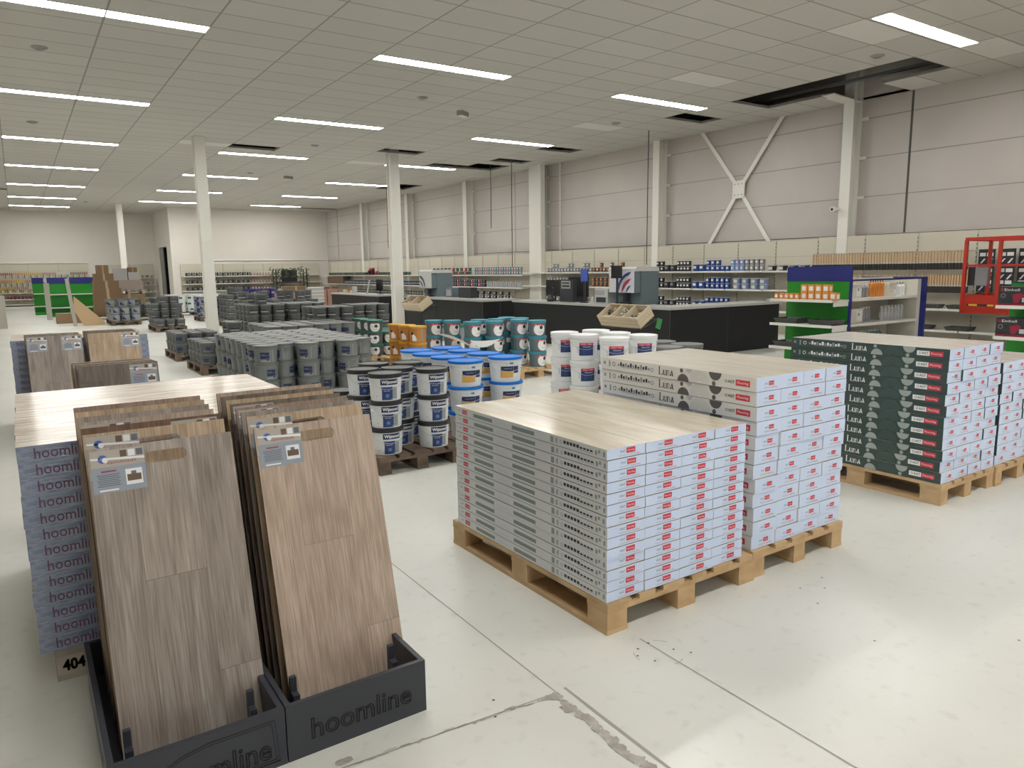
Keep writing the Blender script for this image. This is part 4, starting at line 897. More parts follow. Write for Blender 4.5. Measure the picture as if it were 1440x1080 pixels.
t = empty('card_terminal', (9.60, 11.58, CT), -1.1); tag(t, 'tall blue-screened payment terminal on the large counter', 'card terminal')
M('screen_blue', (.03, .05, .20), .3, emis=(.05, .09, .35), es=.5)
b = MB(); b.box(-.02, 0, 0, .02, .03, .45, 'mach_dark'); b.lathe([(0, 0), (.09, 0), (.09, .015), (0, .015)], 'mach_dark', 12); b.build('post', t); b = MB(); b.box(-.08, -.01, .42, .08, .02, .68, 'mach_dark'); b.box(-.07, -.012, .44, .07, -.01, .67, 'screen_blue'); b.build('screen', t)
t = empty('barcode_printer', (9.62, 12.2, CT), -PI/2); tag(t, 'dark boxy till printer with pale panel on the large counter', 'printer')
b = MB(); b.box(-.22, 0, 0, .22, .40, .47, 'mach_dark'); b.build('body', t); b = MB(); b.box(-.15, -.012, .28, .15, 0, .44, 'photo_mix'); b.box(-.12, -.016, .31, .12, -.012, .35, 'mach_dark'); b.box(-.12, -.016, .38, .12, -.012, .41, 'mach_dark'); b.build('front_panel', t)
t = empty('label_printer', (9.68, 11.15, CT), -PI/2); tag(t, 'grey square label printer beside the tinting machine', 'printer')
b = MB(); b.box(-.20, 0, 0, .20, .36, .29, 'mach_top'); b.build('body', t); b = MB(); b.box(-.14, -.01, .02, .14, 0, .12, 'mach_dark'); b.box(-.18, -.008, .16, .10, 0, .26, 'photo_mix'); b.build('front_panel', t)
t = empty('paint_shaker', (9.70, 11.58, CT)) if False else None
b = MB(); b.lathe([(0, 0), (.07, 0), (.09, .05), (.06, .12), (.02, .15), (0, .15)], 'mach_dark', 12); b.tube([(.02, 0, .1), (.1, 0, .2), (.05, 0, .3)], .015, 'mach_dark', 6)
tag(b.build('barcode_scanner', None, (9.52, 12.62, CT)), 'black handheld scanner on its stand beside the monitor', 'scanner')
# second counter bits and third counter bits
M('foam', (.45, .45, .44), .7); M('yellow', (.60, .42, .05), .5)
b = MB(); b.box(0, 0, 0, .2, .35, .24, 'mach_side'); b.box(-.002, .05, .04, 0, .3, .2, 'photo_mix'); tag(b.build('desktop_computer', None, (9.3, 16.55, CT)), 'small grey computer box on the second counter', 'computer')
b = MB(); b.box(0, 0, 0, .2, .6, .26, 'mach_dark'); tag(b.build('till_drawer', None, (9.35, 15.7, CT)), 'dark grey box on the second counter right of the tinting machine', 'till')
monitor(9.2, 20.9, CT, -1.3, .3, .34, 'black screen on the farthest counter near its right end')
b = MB(); b.bar((0, 0, 0), (.05, -.12, .42), .05, .02, 'foam'); tag(b.build('leaflet_stand', None, (9.0, 21.4, CT)), 'thin pale slanted stand on the farthest counter', 'stand')
b = MB(); b.box(0, 0, 0, .05, .3, .22, 'foam'); tag(b.build('leaflet_box', None, (9.0, 22.3, CT)), 'grey upright holder on the farthest counter', 'holder')
b = MB()
for i in range(7): b.box(.05*i % .2, .14*i, 0, .05*i % .2+.12, .14*i+.11, .05+.03*(i % 3), ('foam', 'yellow', 'red_print', 'mach_dark')[i % 4])
o = tag(b.build('small_parts', None, (9.0, 22.75, CT)), 'scattered small packets lying on the left end of the farthest counter', 'packets', kind='stuff')
# white trays stacked left of the third counter
b = MB(); b.box(0, 0, 0, .42, .5, .115, 'foam')
b.box(-.01, -.01, .10, .43, .51, .118, 'white_steel'); WT = Proto(b.build('storage_tray'))
for k in range(9): tag(WT.put((8.35, 24.6, .001+.12*k)), 'white tray, %s in the stack left of the farthest counter' % ('topmost' if k == 8 else 'bottom one' if k == 0 else ordw(8-k)+' from top'), 'tray', 'white trays in one stack')
M('pink_box', (.38, .20, .16), .6)
b = MB(); b.box(0, 0, 0, .9, .6, .9, 'pink_box'); b.box(.1, -.003, .5, .4, 0, .7, 'foam'); tag(b.build('cardboard_box', None, (7.3, 24.8, 0)), 'reddish box beside the white tray stack', 'box')
# crate stands
M('crate_wood', (.60, .50, .35), .6); M('crate_wood2', (.40, .31, .19), .6); M('rack_black', (.012, .012, .013), .4); M('tag_green', (.05, .25, .08), .5)
noise_mat('clutter', [(.35, (.05, .045, .04)), (.5, (.30, .27, .23)), (.6, (.62, .60, .55))], nscale=26, detail=2., rough=.6)
def crate_stand(x, y, lab, n_div, item_l):
    """front edge at x (faces -x), y = near end; crate tilted towards the aisle"""
    t = empty('display_rack', (x, y, 0)); tag(t, 'black metal rack holding the tilted crate %s' % lab, 'rack', 'black racks with tilted crates')
    b = MB()
    for yy in (.03, .87):
        b.tube([(.02, yy, 0), (.02, yy, .66)], .01, 'rack_black', 6); b.tube([(.40, yy, 0), (.40, yy, .80)], .01, 'rack_black', 6); b.tube([(.02, yy, .66), (.40, yy, .80)], .01, 'rack_black', 6); b.tube([(.02, yy, .2), (.40, yy, .2)], .01, 'rack_black', 6)
    b.build('side_frame', t)
    for xx, zz in ((.02, .66), (.40, .80), (.02, .2), (.40, .2), (-.012, .77)): b = MB(); b.tube([(xx, .03, zz), (xx, .87, zz)], .01, 'rack_black', 6); b.build('cross_rail', t)
    for yy in (.03, .87): b = MB(); b.tube([(.02, yy, .66), (-.012, yy, .77)], .01, 'rack_black', 6); b.build('front_hook', t)
    T = Matrix.Rotation(-math.radians(33), 4, 'Y')
    c = empty('wooden_crate', (x+.012, y, .675)); tag(c, 'slatted pale wooden crate with %s compartments, %s' % (n_div, lab), 'crate', 'tilted wooden display crates')
    W, L, D = .34, .90, .20
    b = MB(); b.box(0, 0, 0, W, L, .012, 'crate_wood2', T); b.build('bottom_board', c)
    for k in range(3):
        z0 = .014+.064*k
        b = MB(); b.box(-.0, 0, z0, .012, L, z0+.058, 'crate_wood', T); b.box(W-.012, 0, z0, W, L, z0+.058, 'crate_wood', T); b.box(.0125, 0, z0, W-.0125, .012, z0+.058, 'crate_wood', T); b.box(.0125, L-.012, z0, W-.0125, L, z0+.058, 'crate_wood', T); b.build('slat_row', c)
    nn = {'three': 3, 'two': 2}[n_div]
    for k in range(1, nn): b = MB(); b.box(.013, L*k/nn-.006, .013, W-.013, L*k/nn+.006, .20, 'crate_wood', T); b.build('divider', c)
    o = MB()
    q = random.Random(int(x*100))
    for k in range(nn):
        for i in range(26):
            u_, v_ = q.uniform(.05, W-.07), L*k/nn+q.uniform(.05, L/nn-.06); w_ = q.uniform(.01, .05); TT = T @ Matrix.Translation((u_, v_, q.uniform(.05, .15))) @ Matrix.Rotation(q.uniform(0, 3), 4, 'Z') @ Matrix.Rotation(q.uniform(-.6, .6), 4, 'X')
            o.box(-w_, -.015, -.01, w_, .015, .012, q.choice([['white_steel', 'mach_dark', 'crate_wood2'], ['crate_wood', 'foam', 'mach_dark'], ['mach_dark', 'crate_wood2', 'white_steel']][k % 3]), TT)
    o = o.build('small_tools', None, (x+.012, y, .675)); tag(o, item_l, 'small goods', kind='stuff')
crate_stand(7.80, 8.08, 'in front of the large counter', 'three', 'loose small goods filling the three compartments of the nearer crate')
crate_stand(7.56, 14.88, 'beside the second column', 'two', 'loose packaged goods in the farther tilted crate')
b = MB(); b.box(-.05, 0, 0, .05, .012, .16, 'tag_green'); tag(b.build('hanging_card', None, (8.16, 8.062, .66), (0, .3, 0)), 'green card hanging at the side of the nearer crate', 'card')
b = MB(); b.box(0, 0, 0, .6, .5, .30, 'bk_light'); b.box(-.02, -.02, .30, .62, .52, .36, 'lid_green'); b.lathe([(.08, .36), (.10, .42), (0, .46)], 'bk_light', 10, Matrix.Translation((.3, .25, 0))); tag(b.build('plastic_bin', None, (7.95, 14.4, 0)), 'green-lidded plastic bin beside the farther crate', 'bin')
# teal group: torn wrapping film
M('film', (.80, .81, .80), .3, coat=.5)
b = MB(); n_ = 9
for sgn, (p, q_, r_) in enumerate([((5.24, 9.82, .64), (5.30, 9.5, .64), (5.42, 9.15, .50)), ((5.42, 9.15, .58), (5.55, 9.05, .46), (5.85, 9.02, .58))]):
    p, q_, r_ = Vector(p), Vector(q_), Vector(r_); L1, L2 = [], []
    for i in range(n_):
        t_ = i/(n_-1); c_ = p*(1-t_)**2+q_*2*t_*(1-t_)+r_*t_*t_; wd = (.016+.028*sgn)*math.sin(PI*t_)+.006; L1.append(c_+Vector((0, -.02, wd))); L2.append(c_-Vector((0, .01, wd)))
    b.add(L1+L2, [(i, i+1, n_+i+1, n_+i) for i in range(n_-1)], 'film', True)
tag(b.build('wrapping_film'), 'torn strip of white wrapping film hanging around the teal buckets', 'film')
# ================================================================== WALL SHELVING
M('shelf_back', (.585, .55, .45), .5); M('shelf_white', (.68, .675, .63), .4); M('slot', (.08, .08, .07), .7); M('shelf_dark', (.25, .24, .20), .6)
def bay_proto(w_, levels, top, depth=.42, back='shelf_back', base=True):
    t = empty('wall_shelving'); kids = []
    b = MB(); b.box(.012, .012, 0, w_-.012, .03, top, back); b.box(.012, .011, top-.35, w_-.012, .012, top-.345, 'shelf_dark'); kids.append(b.build('back_panel', t))
    b = MB(); b.box(-.009, 0, 0, .009, .035, top, back)
    for k in range(int(top/.075)): b.box(-.006, -.001, .03+.075*k, .006, 0, .075+.075*k, 'slot')
    kids.append(b.build('upright', t))
    for z_ in levels:
        b = MB(); b.box(.014, -depth, z_-.03, w_-.014, 0, z_-.004, 'shelf_white'); b.box(.014, -depth-.012, z_-.034, w_-.014, -depth, z_+.004, 'shelf_white'); kids.append(b.build('shelf', t))
    if base:
        b = MB(); b.box(.0, -depth-.02, 0, w_, 0, .10, 'shelf_white'); kids.append(b.build('base', t))
    return Proto(t, kids)
XW = 14.17
BA = bay_proto(1.0275, (1.49, 1.08, .62), 2.14); BB = bay_proto(1.0275, (.80, .42), 2.17); BC = bay_proto(1.0275, (1.42, 1.0, .60), 2.10)
y = 5.14+1.0275*32; k = 0
ys_ = [5.14+1.0275*i for i in range(-1, 32)]
for i, y0 in enumerate(ys_):
    ytop = y0+1.0275; xw = XW
    if abs((y0+ytop)/2-19.3) < .55: xw = XW-.0
    P_ = BB if y0 < 9.2 else BA if y0 < 19 else BC
    o = P_.put((xw-.17, ytop, 0), -PI/2)
    tag(o, 'cream wall shelving bay on the right wall, %s from the right edge of the photo' % ordw(i), 'shelving', 'shelving bays along the right wall')
XS = XW-.17
# back wall bays
BD = bay_proto(1.0, (1.47, 1.10, .76, .42), 2.08)
for i in range(7): tag(BD.put((6.75+1.0*i-.0, YB-.06, 0), 0), 'cream shelving bay on the back wall, %s from the left' % ordw(i), 'shelving', 'shelving bays on the back wall')
BE = bay_proto(1.3, (.78, .46, .20), 2.18)
for i in range(3): tag(BE.put((-.75+1.3*i, YF-.06, 0), 0), 'cream bay of hanging tools on the far left wall, %s from the left' % ordw(i), 'shelving', 'tool display bays on the far wall')
BF = bay_proto(1.15, (1.43, 1.05, .67, .37), 2.12)
for i in range(2): tag(BF.put((3.95+1.15*i, YF-.06, 0), 0), 'dark-stocked shelving bay beside the passage, %s one' % ['left', 'right'][i], 'shelving', 'shelving bays beside the passage')
# ------------------------------------------------------------------ goods
COLS = dict(blk=(.02, .02, .025), blu=(.02, .06, .26), lbl=(.22, .30, .52), gry=(.24, .24, .25), wht=(.70, .71, .70), dgr=(.06, .065, .06), grn=(.05, .14, .09), red=(.35, .04, .05), brn=(.14, .09, .055), ora=(.65, .24, .04), yel=(.62, .42, .05), pnk=(.45, .22, .25), tea=(.08, .25, .25), slv=(.45, .46, .47))
for k_, v_ in COLS.items(): M('g_'+k_, v_, .45)
_gp = {}
def good(kind, c1, c2='wht'):
    """small shop goods, one mesh each, label patch towards -x/-y"""
    key = (kind, c1, c2)
    if key in _gp: return _gp[key]
    b = MB(); A, B_ = 'g_'+c1, 'g_'+c2
    def can(r_, h, n=12, lid='g_slv'):
        b.lathe([(r_, 0), (r_, h*.93)], A, n); b.lathe([(r_*1.03, h*.92), (r_*1.03, h), (r_*.9, h), (r_*.9, h*.985)], lid, n); b.disc(r_*.9, h*.985, lid, n)
        for t0 in (-PI+.0,):
            for q_ in range(4):
                a, c_ = t0-.55+.28*q_, t0-.55+.28*(q_+1); b.add([(r_*1.02*math.cos(t), r_*1.02*math.sin(t), h*v) for t, v in ((a, .38), (c_, .38), (c_, .72), (a, .72))], [(0, 1, 2, 3)], B_)
    if kind == 'tin': can(.055, .13); nm = 'paint_tin'
    elif kind == 'bigtin': can(.085, .17); nm = 'paint_tin'
    elif kind == 'tub':
        b.lathe([(.075, 0), (.10, .11)], A, 12); b.lathe([(.105, .105), (.105, .125), (.09, .125)], 'g_slv', 12); b.disc(.09, .124, 'g_slv', 12); nm = 'paint_tub'
        for q_ in range(4):
            a, c_ = PI-.55+.28*q_, PI-.55+.28*(q_+1); b.add([((.078+.025*v)*1.03*math.cos(t), (.078+.025*v)*1.03*math.sin(t), .11*v) for t, v in ((a, .2), (c_, .2), (c_, .8), (a, .8))], [(0, 1, 2, 3)], B_)
    elif kind == 'bottle': b.lathe([(.035, 0), (.035, .14), (.014, .17), (.014, .20), (0, .20)], A, 8, mats=[A, A, A, B_, B_][:4]) if False else b.lathe([(.035, 0), (.035, .14), (.014, .17), (.014, .20), (0, .20)], A, 8, mats=[A, A, B_, B_]); nm = 'bottle'
    elif kind == 'spray': b.lathe([(.032, 0), (.032, .17), (.02, .19), (.02, .215), (0, .215)], A, 8, mats=[A, A, B_, B_]); b.box(-.034, -.015, .04, -.032, .015, .12, B_); nm = 'spray_can'
    elif kind == 'tube': b.lathe([(.026, 0), (.026, .20), (.008, .215), (.006, .27), (0, .27)], A, 8, mats=[A, A, B_, B_]); nm = 'sealant_tube'
    elif kind == 'jar': b.lathe([(.05, 0), (.05, .16), (.04, .175)], A, 10); b.disc(.04, .175, B_, 10); b.lathe([(.052, .05), (.052, .12)], B_, 10); nm = 'jar'
    elif kind == 'box': b.box(-.06, -.055, 0, .06, .055, .13, A); b.box(-.061, -.03, .04, -.06, .03, .10, B_); b.box(-.03, -.056, .04, .03, -.055, .10, B_); nm = 'goods_box'
    elif kind == 'tray': b.add([(-.13, -.17, 0), (.13, -.17, 0), (.13, .17, 0), (-.13, .17, 0), (-.16, -.2, .07), (.16, -.2, .07), (.16, .2, .07), (-.16, .2, .07)], [(0, 3, 2, 1), (0, 1, 5, 4), (1, 2, 6, 5), (2, 3, 7, 6), (3, 0, 4, 7)], A); b.add([(-.12, -.16, .004), (.12, -.16, .004), (.12, .16, .004), (-.12, .16, .004), (-.155, -.195, .071), (.155, -.195, .071), (.155, .195, .071), (-.155, .195, .071)], [(0, 1, 2, 3), (4, 5, 1, 0), (5, 6, 2, 1), (6, 7, 3, 2), (7, 4, 0, 3)], A); nm = 'paint_tray'
    p_ = Proto(b.build(nm)); _gp[key] = p_; return p_
CN = dict(blk='black', blu='blue', lbl='light blue', gry='grey', wht='white', dgr='dark', grn='green', red='red', brn='brown', ora='orange', yel='yellow', pnk='pink', tea='teal', slv='silver')
HT = dict(tin=.13, bigtin=.17, tub=.125, bottle=.20, spray=.215, tube=.27, jar=.176, box=.13, tray=.07)
NK = dict(tin='tin', bigtin='wide tin', tub='tub', bottle='bottle', spray='spray can', tube='sealant tube', jar='jar', box='box', tray='paint tray')
CK = dict(tin='paint tin', bigtin='paint tin', tub='paint tub', bottle='bottle', spray='spray can', tube='sealant tube', jar='jar', box='box', tray='paint tray')
_cnt = {}
def goods_row(axis, a0, a1, fixed, z, kinds, where, group, n=None, stack=1, rz=0.):
    """items from a0 to a1 along axis ('y' or 'x'); kinds: list of (kind, colour, label colour)"""
    n = n or len(kinds)
    for i in range(n):
        kd, c1, c2 = kinds[i % len(kinds)]; st = stack[i % len(stack)] if isinstance(stack, (list, tuple)) else stack
        a = a0+(a1-a0)*(i/(n-1) if n > 1 else 0)
        for s_ in range(st):
            loc = (fixed, a, z+s_*(HT[kd]+.001)) if axis == 'y' else (a, fixed, z+s_*(HT[kd]+.001))
            o = good(kd, c1, c2).put(loc, rz)
            kk = (where,); _cnt[kk] = _cnt.get(kk, -1)+1
            tag(o, '%s %s%s, %s, %s' % (CN[c1], NK[kd], '' if st == 1 else (' on top' if s_ == st-1 else ' below'), ordw(i)+' from left', where), CK[kd], group)
XG = XS-.30
# wall shelves right of the tinting machine (y from 13.6 down to 9.4)
G1 = 'paint tins on the right wall shelves'
for z_, nm in ((1.4905, 'top'), (1.0805, 'middle'), (.6205, 'lower')):
    w1 = nm+' shelf by tinting machine, '
    goods_row('y', 13.55, 13.40, XG, z_, [('tin', 'blk', 'wht')], w1+'first black', G1, 2, 2)
    goods_row('y', 13.22, 13.02, XG, z_, [('bigtin', 'blk', 'gry')], w1+'wide black', G1, 2)
    goods_row('y', 12.84, 12.52, XG, z_, [('tin', 'blk', 'wht')], w1+'tall black', G1, 4, 2)
    goods_row('y', 12.28, 12.08, XG, z_, [('bigtin', 'blu', 'wht')], w1+'wide blue', G1, 2)
    goods_row('y', 11.90, 11.60, XG, z_, [('tin', 'blu', 'wht')], w1+'tall blue', G1, 3, 2)
    goods_row('y', 11.46, 11.32, XG, z_, [('tin', 'blu', 'wht')], w1+'small blue', G1, 2, 1 if nm == 'top' else 2)
    if nm == 'top':
        goods_row('y', 11.18, 10.92, XG, z_, [('tin', 'lbl', 'wht')], w1+'pale blue', G1, 3, 2); goods_row('y', 10.78, 10.38, XG, z_, [('tin', 'gry', 'wht')], w1+'grey', G1, 4, 2)
        goods_row('y', 10.12, 9.33, XG, z_, [('tub', 'blk', 'wht')], w1+'tubs', G1, 4)
    else: goods_row('y', 11.05, 10.32, XG, z_, [('tub', 'lbl' if nm == 'middle' else 'gry', 'wht')], w1+'tubs', G1, 4, 2 if nm == 'middle' else 1)
goods_row('y', 10.16, 10.04, XG, .6205, [('tin', 'wht', 'blk')], 'lower shelf end by the counter', G1, 2, 2)
# left of the machine (14.5 - 18.9)
G2 = 'goods on the wall shelves behind the large counter'
goods_row('y', 18.25, 16.2, XG, 1.4905, [('tin', 'gry', 'wht')], 'top shelf above the large counter', G2, 15, [1, 1, 2, 2, 1]); goods_row('y', 16.05, 14.6, XG, 1.4905, [('tin', 'brn', 'ora'), ('tin', 'brn', 'wht')], 'top shelf left of tinting machine', G2, 11, [1, 1, 2])
goods_row('y', 18.2, 16.4, XG, 1.0805, [('tin', 'gry', 'wht')], 'middle shelf above the large counter', G2, 13, 2); goods_row('y', 16.1, 14.7, XG, 1.0805, [('tin', 'brn', 'ora')], 'middle shelf left of tinting machine', G2, 9, 2)
goods_row('y', 18.2, 14.8, XG, .6205, [('tin', 'gry', 'wht'), ('bottle', 'wht', 'gry')], 'lower shelf behind large counter', G2, 16)
# far part (19.7 - 38)
G3 = 'goods on the far wall shelves'
goods_row('y', 22.6, 19.75, XG, 1.4205, [('tin', 'tea', 'wht'), ('tin', 'gry', 'wht'), ('tin', 'pnk', 'wht')], 'top shelf left of wall column', G3, 20, 2)
goods_row('y', 25.9, 23.0, XG, 1.4205, [('tin', 'brn', 'grn'), ('tin', 'grn', 'brn'), ('tin', 'red', 'wht')], 'top shelf behind second tinting machine', G3, 20, [1, 2])
goods_row('y', 25.2, 22.0, XG, 1.0005, [('tin', 'dgr', 'lbl'), ('tin', 'blk', 'lbl'), ('tin', 'red', 'wht')], 'middle shelf behind second machine', G3, 20, 2); goods_row('y', 21.8, 19.8, XG, 1.0005, [('bottle', 'slv', 'lbl'), ('bottle', 'slv', 'wht')], 'middle shelf left of wall column', G3, 16)
goods_row('y', 23.3, 20.3, XG, .6005, [('tin', 'blk', 'wht'), ('tin', 'gry', 'wht')], 'lower shelf left of wall column', G3, 16, [2, 1]); 
goods_row('y', 37.3, 28.0, XG, 1.4205, [('box', 'dgr', 'grn'), ('box', 'grn', 'brn'), ('box', 'dgr', 'gry')], 'top shelf in the far corner', G3, 38)
goods_row('y', 35.4, 26.9, XG, 1.0005, [('jar', 'blk', 'lbl'), ('jar', 'blk', 'gry')], 'middle shelf in the far corner', G3, 40, 1); goods_row('y', 34.0, 26.9, XG, .6005, [('jar', 'dgr', 'gry')], 'lower shelf in the far corner', G3, 30)
b = MB(); 
for i in range(9): b.box(.1*math.sin(i*2.1), .12*i, .02*(i % 3), .1*math.sin(i*2.1)+.10, .12*i+.14, .12+.07*(i % 4), ('g_red', 'g_pnk', 'g_blk')[i % 3])
tag(b.build('goods_pile', None, (XG-.1, 31.2, 1.4205)), 'untidy red and black pile on the top far shelf', 'pile', kind='stuff')
b = MB(); b.box(0, 0, 0, .3, 2.2, .36, 'g_brn'); tag(b.build('cardboard_box', None, (XG-.1, 35.3, 1.0005)), 'long brown box on the middle shelf in the far corner', 'box')
# back wall goods
G4 = 'dark goods on the back wall shelves'
for z_, nm in ((1.4705, 'top'), (1.1005, 'second'), (.7605, 'third')):
    goods_row('x', 6.95, 10.0, YB-.34, z_, [('jar', 'dgr', 'blk'), ('jar', 'dgr', 'gry')], nm+' back wall shelf, dark jars', G4, 26, 1, PI/2); goods_row('x', 10.1, 12.0, YB-.34, z_, [('tin', 'red', 'wht'), ('tin', 'brn', 'wht')], nm+' back wall shelf, right part', G4, 14, 1, PI/2)
for z_, nm in ((1.4305, 'top'), (1.0505, 'second'), (.6705, 'third'), (.3705, 'low')): goods_row('x', 4.1, 6.1, YF-.34, z_, [('box', 'dgr', 'gry'), ('tin', 'brn', 'wht')], nm+' shelf beside the passage', 'goods on the shelves beside the passage', 10, 1, PI/2)
# hanging tools far left
M('peg', (.6, .6, .6), .4, .5); hc = ['red', 'ora', 'yel', 'pnk', 'wht', 'brn']
_hp = {}
def hang_tool(c1, c2, l_):
    k_ = (c1, c2, l_)
    if k_ not in _hp:
        b = MB(); b.box(-.012, -.012, -l_, .012, .012, -l_*.45, 'g_'+c2); b.box(-.022, -.015, -l_*.45, .022, .015, -.02, 'g_'+c1); b.tube([(0, 0, -.02), (0, 0, .0), (0, .10, 0)], .005, 'peg', 4); _hp[k_] = Proto(b.build('hanging_tool'))
    return _hp[k_]
for r_, (z_, l_, n_) in enumerate([(1.78, .30, 44), (1.42, .36, 40), (1.08, .30, 36)]):
    for i in range(n_):
        x_ = -.68+(3.75 if r_ == 0 else 3.0)*i/(n_-1)
        c1 = hc[int(i/7+r_) % 6]; o = hang_tool(c1, ('blk', 'wht', 'slv')[i % 3], l_).put((x_, YF-.16, z_))
        tag(o, '%s tool on a peg of the far wall, %s row, %s from left' % (CN[c1], ['top', 'second', 'third'][r_], ordw(i)), 'hand tool', 'tools hanging on the far wall')
for z_, nm in ((.7805, 'upper'), (.4605, 'lower')): goods_row('x', -.6, 3.0, YF-.3, z_, [('box', 'yel', 'wht'), ('box', 'brn', 'yel')] if nm == 'upper' else [('box', 'red', 'blk'), ('box', 'blk', 'red')], nm+' shelf under the hanging tools', 'boxes under the hanging tools', 24, 1, PI/2)
# ------------------------------------------------------------------ brushes on the right wall
M('wood_handle', (.50, .33, .18), .5); M('bristle', (.03, .025, .022), .8)
b = MB(); b.box(-.009, -.017, -.20, .009, .017, -.03, 'wood_handle'); b.box(-.010, -.020, -.225, .010, .020, -.20, 'g_slv'); b.box(-.012, -.023, -.34, .012, .023, -.225, 'bristle'); b.box(-.007, -.006, -.04, .007, .006, 0, 'wood_handle'); b.tube([(0, 0, -.02), (.30, 0, -.02)], .004, 'peg', 4)
BR = Proto(b.build('paint_brush'))
for i in range(54):
    yy = 9.14-i*(9.14-6.18)/53; tag(BR.put((XS-.30, yy, 1.83)), 'wooden-handled brush in the top row of hooks, %s from left' % ordw(i), 'paint brush', 'paint brushes hanging on the right wall')
for i in range(18):
    yy = 6.95-i*(6.95-6.15)/17; tag(BR.put((XS-.30, yy, 1.42)), 'wooden-handled brush in the second row of hooks, %s from left' % ordw(i), 'paint brush', 'paint brushes hanging on the right wall')
for i in range(28):
    yy = 9.1-i*(9.1-7.1)/27; tag(BR.put((XS-.30, yy, 1.42)), 'brush in the second hook row behind the gondola, %s from left' % ordw(i), 'paint brush', 'paint brushes hanging on the right wall')
b = MB(); b.box(-.012, -.07, -.26, .012, .07, 0, 'g_blk'); b.box(-.014, -.05, -.12, -.012, .05, -.06, 'g_wht'); b.decal((Vector((-.014, .07, -.26)), -Y, Z), [(.03, .02), (.06, .02), (.12, .10), (.09, .10)], 'g_wht'); b.tube([(0, 0, -.01), (.06, 0, -.01)], .004, 'peg', 4)
BP = Proto(b.build('roller_pack'))
for r_, z_ in enumerate((1.83, 1.56, 1.36, 1.09)):
    for i in range(8): tag(BP.put((XS-.07-.1*(i % 2), 6.02-.155*i, z_)), 'black blister pack behind the red lift, %s row, %s from left' % (['top', 'second', 'third', 'lowest'][r_], ordw(i)), 'tool pack', 'black packs hanging behind the red lift')
for z_, nm in ((.8005, 'upper'), (.4205, 'lower')): goods_row('y', 8.9 if nm == 'lower' else 7.3, 6.2, XG, z_, [('tray', 'dgr', 'gry')], nm+' shelf right of gondola', 'paint trays on the low wall shelves', 5 if nm == 'lower' else 3)
# ================================================================== GREEN GONDOLAS
M('gon_green', (.010, .23, .014), .45); M('gon_blue', (.012, .02, .16), .4); M('gon_cream', (.60, .58, .50), .5)
def gondola(x, y, L, label, header=1.58):
    """end cap faces -x at x, between y and y+1.0; long shelves face -y along +x for L"""
    t = empty('shelf_gondola', (x, y, 0)); tag(t, label, 'shelving unit', 'green and blue shelf gondolas'); W = 1.02
    b = MB(); b.box(0, .03, .12, .03, W, 1.37, 'gon_green'); b.build('green_back_panel', t)
    b = MB(); b.box(-.01, .0, 1.37, .03, W, header, 'gon_blue'); b.build('header_panel', t)
    b = MB(); b.box(0, 0, 0, .04, .03, 1.37, 'gon_blue'); b.box(L, -.02, 0, L+.05, W, 1.40, 'gon_blue'); b.box(.04, 0, 1.37, L, .03, 1.395, 'gon_blue'); b.build('frame', t)
    for z_ in (1.12, .77, .43):
        b = MB(); b.box(-.40, .02, z_-.03, 0, W-.02, z_-.004, 'shelf_white'); b.box(-.412, .02, z_-.034, -.40, W-.02, z_+.004, 'shelf_white'); b.box(-.36, .022, z_-.09, -.01, .03, z_-.03, 'shelf_white'); b.build('shelf', t)
    b = MB(); b.box(-.40, .02, 0, 0, W-.02, .11, 'shelf_white'); b.build('base', t)
    b = MB(); b.box(.04, W*.5-.015, 0, L, W*.5+.015, 1.40, 'gon_cream'); b.box(L-.10, .05, 0, L, W*.5, 1.38, 'gon_cream'); b.build('centre_panel', t)
    for z_ in (1.12, .76, .43):
        b = MB(); b.box(.045, .05, z_-.03, L-.10, W*.5-.016, z_-.004, 'shelf_white'); b.box(.045, .038, z_-.034, L-.10, .05, z_+.004, 'shelf_white'); b.build('side_shelf', t)
    return t
gondola(9.6, 5.80, 1.98, 'gondola with green end panel and blue header right of the large counter'); 
gondola(9.6, 2.80, 1.98, 'gondola with green end panel at the right edge of the photo', 1.37+.01)
b = MB(); b.box(-.035, -.035, 0, .035, .035, .085, 'g_ora'); b.box(-.036, -.02, .02, -.035, .02, .06, 'g_wht'); b.box(-.02, -.036, .02, .02, -.035, .06, 'g_wht'); OB = Proto(b.build('filler_box'))
for i in range(5): tag(OB.put((9.27, 6.74-.085*i, 1.1205)), 'small orange box in the single row on the end shelf, %s from left' % ordw(i), 'box', 'orange boxes on the green end unit')
b = MB(); b.box(-.045, -.05, 0, .045, .05, .105, 'g_ora'); b.box(-.046, -.03, .02, -.045, .03, .08, 'g_wht'); b.box(-.03, -.051, .02, .03, -.05, .08, 'g_wht'); OC = Proto(b.build('filler_box'))
for i in range(5):
    for k in range(2 if i < 4 else 1): tag(OC.put((9.27, 6.28-.112*i, 1.1205+.106*k)), 'larger orange and white box on the end shelf, %s from left%s' % (ordw(i), ', upper' if k else ', lower'), 'box', 'orange boxes on the green end unit')
for z_, nm in ((.7705, 'middle'), (.4305, 'lower')): goods_row('y', 6.58, 6.02, 9.40, z_, [('tray', 'dgr', 'gry')], nm+' shelf of the green end unit', 'grey paint trays on the green end unit', 2)
ys0 = 6.05
def dispbox(x, z, w_, lab):
    b = MB(); b.box(0, 0, 0, w_, .16, .20, 'gon_cream'); b.box(w_*.62, -.001, .03, w_*.95, 0, .17, 'g_wht'); b.box(w_*.7, -.002, .10, w_*.8, -.001, .14, 'g_gry'); tag(b.build('display_box', None, (x, ys0-.08, z)), lab, 'box', 'cream display boxes on the gondola')
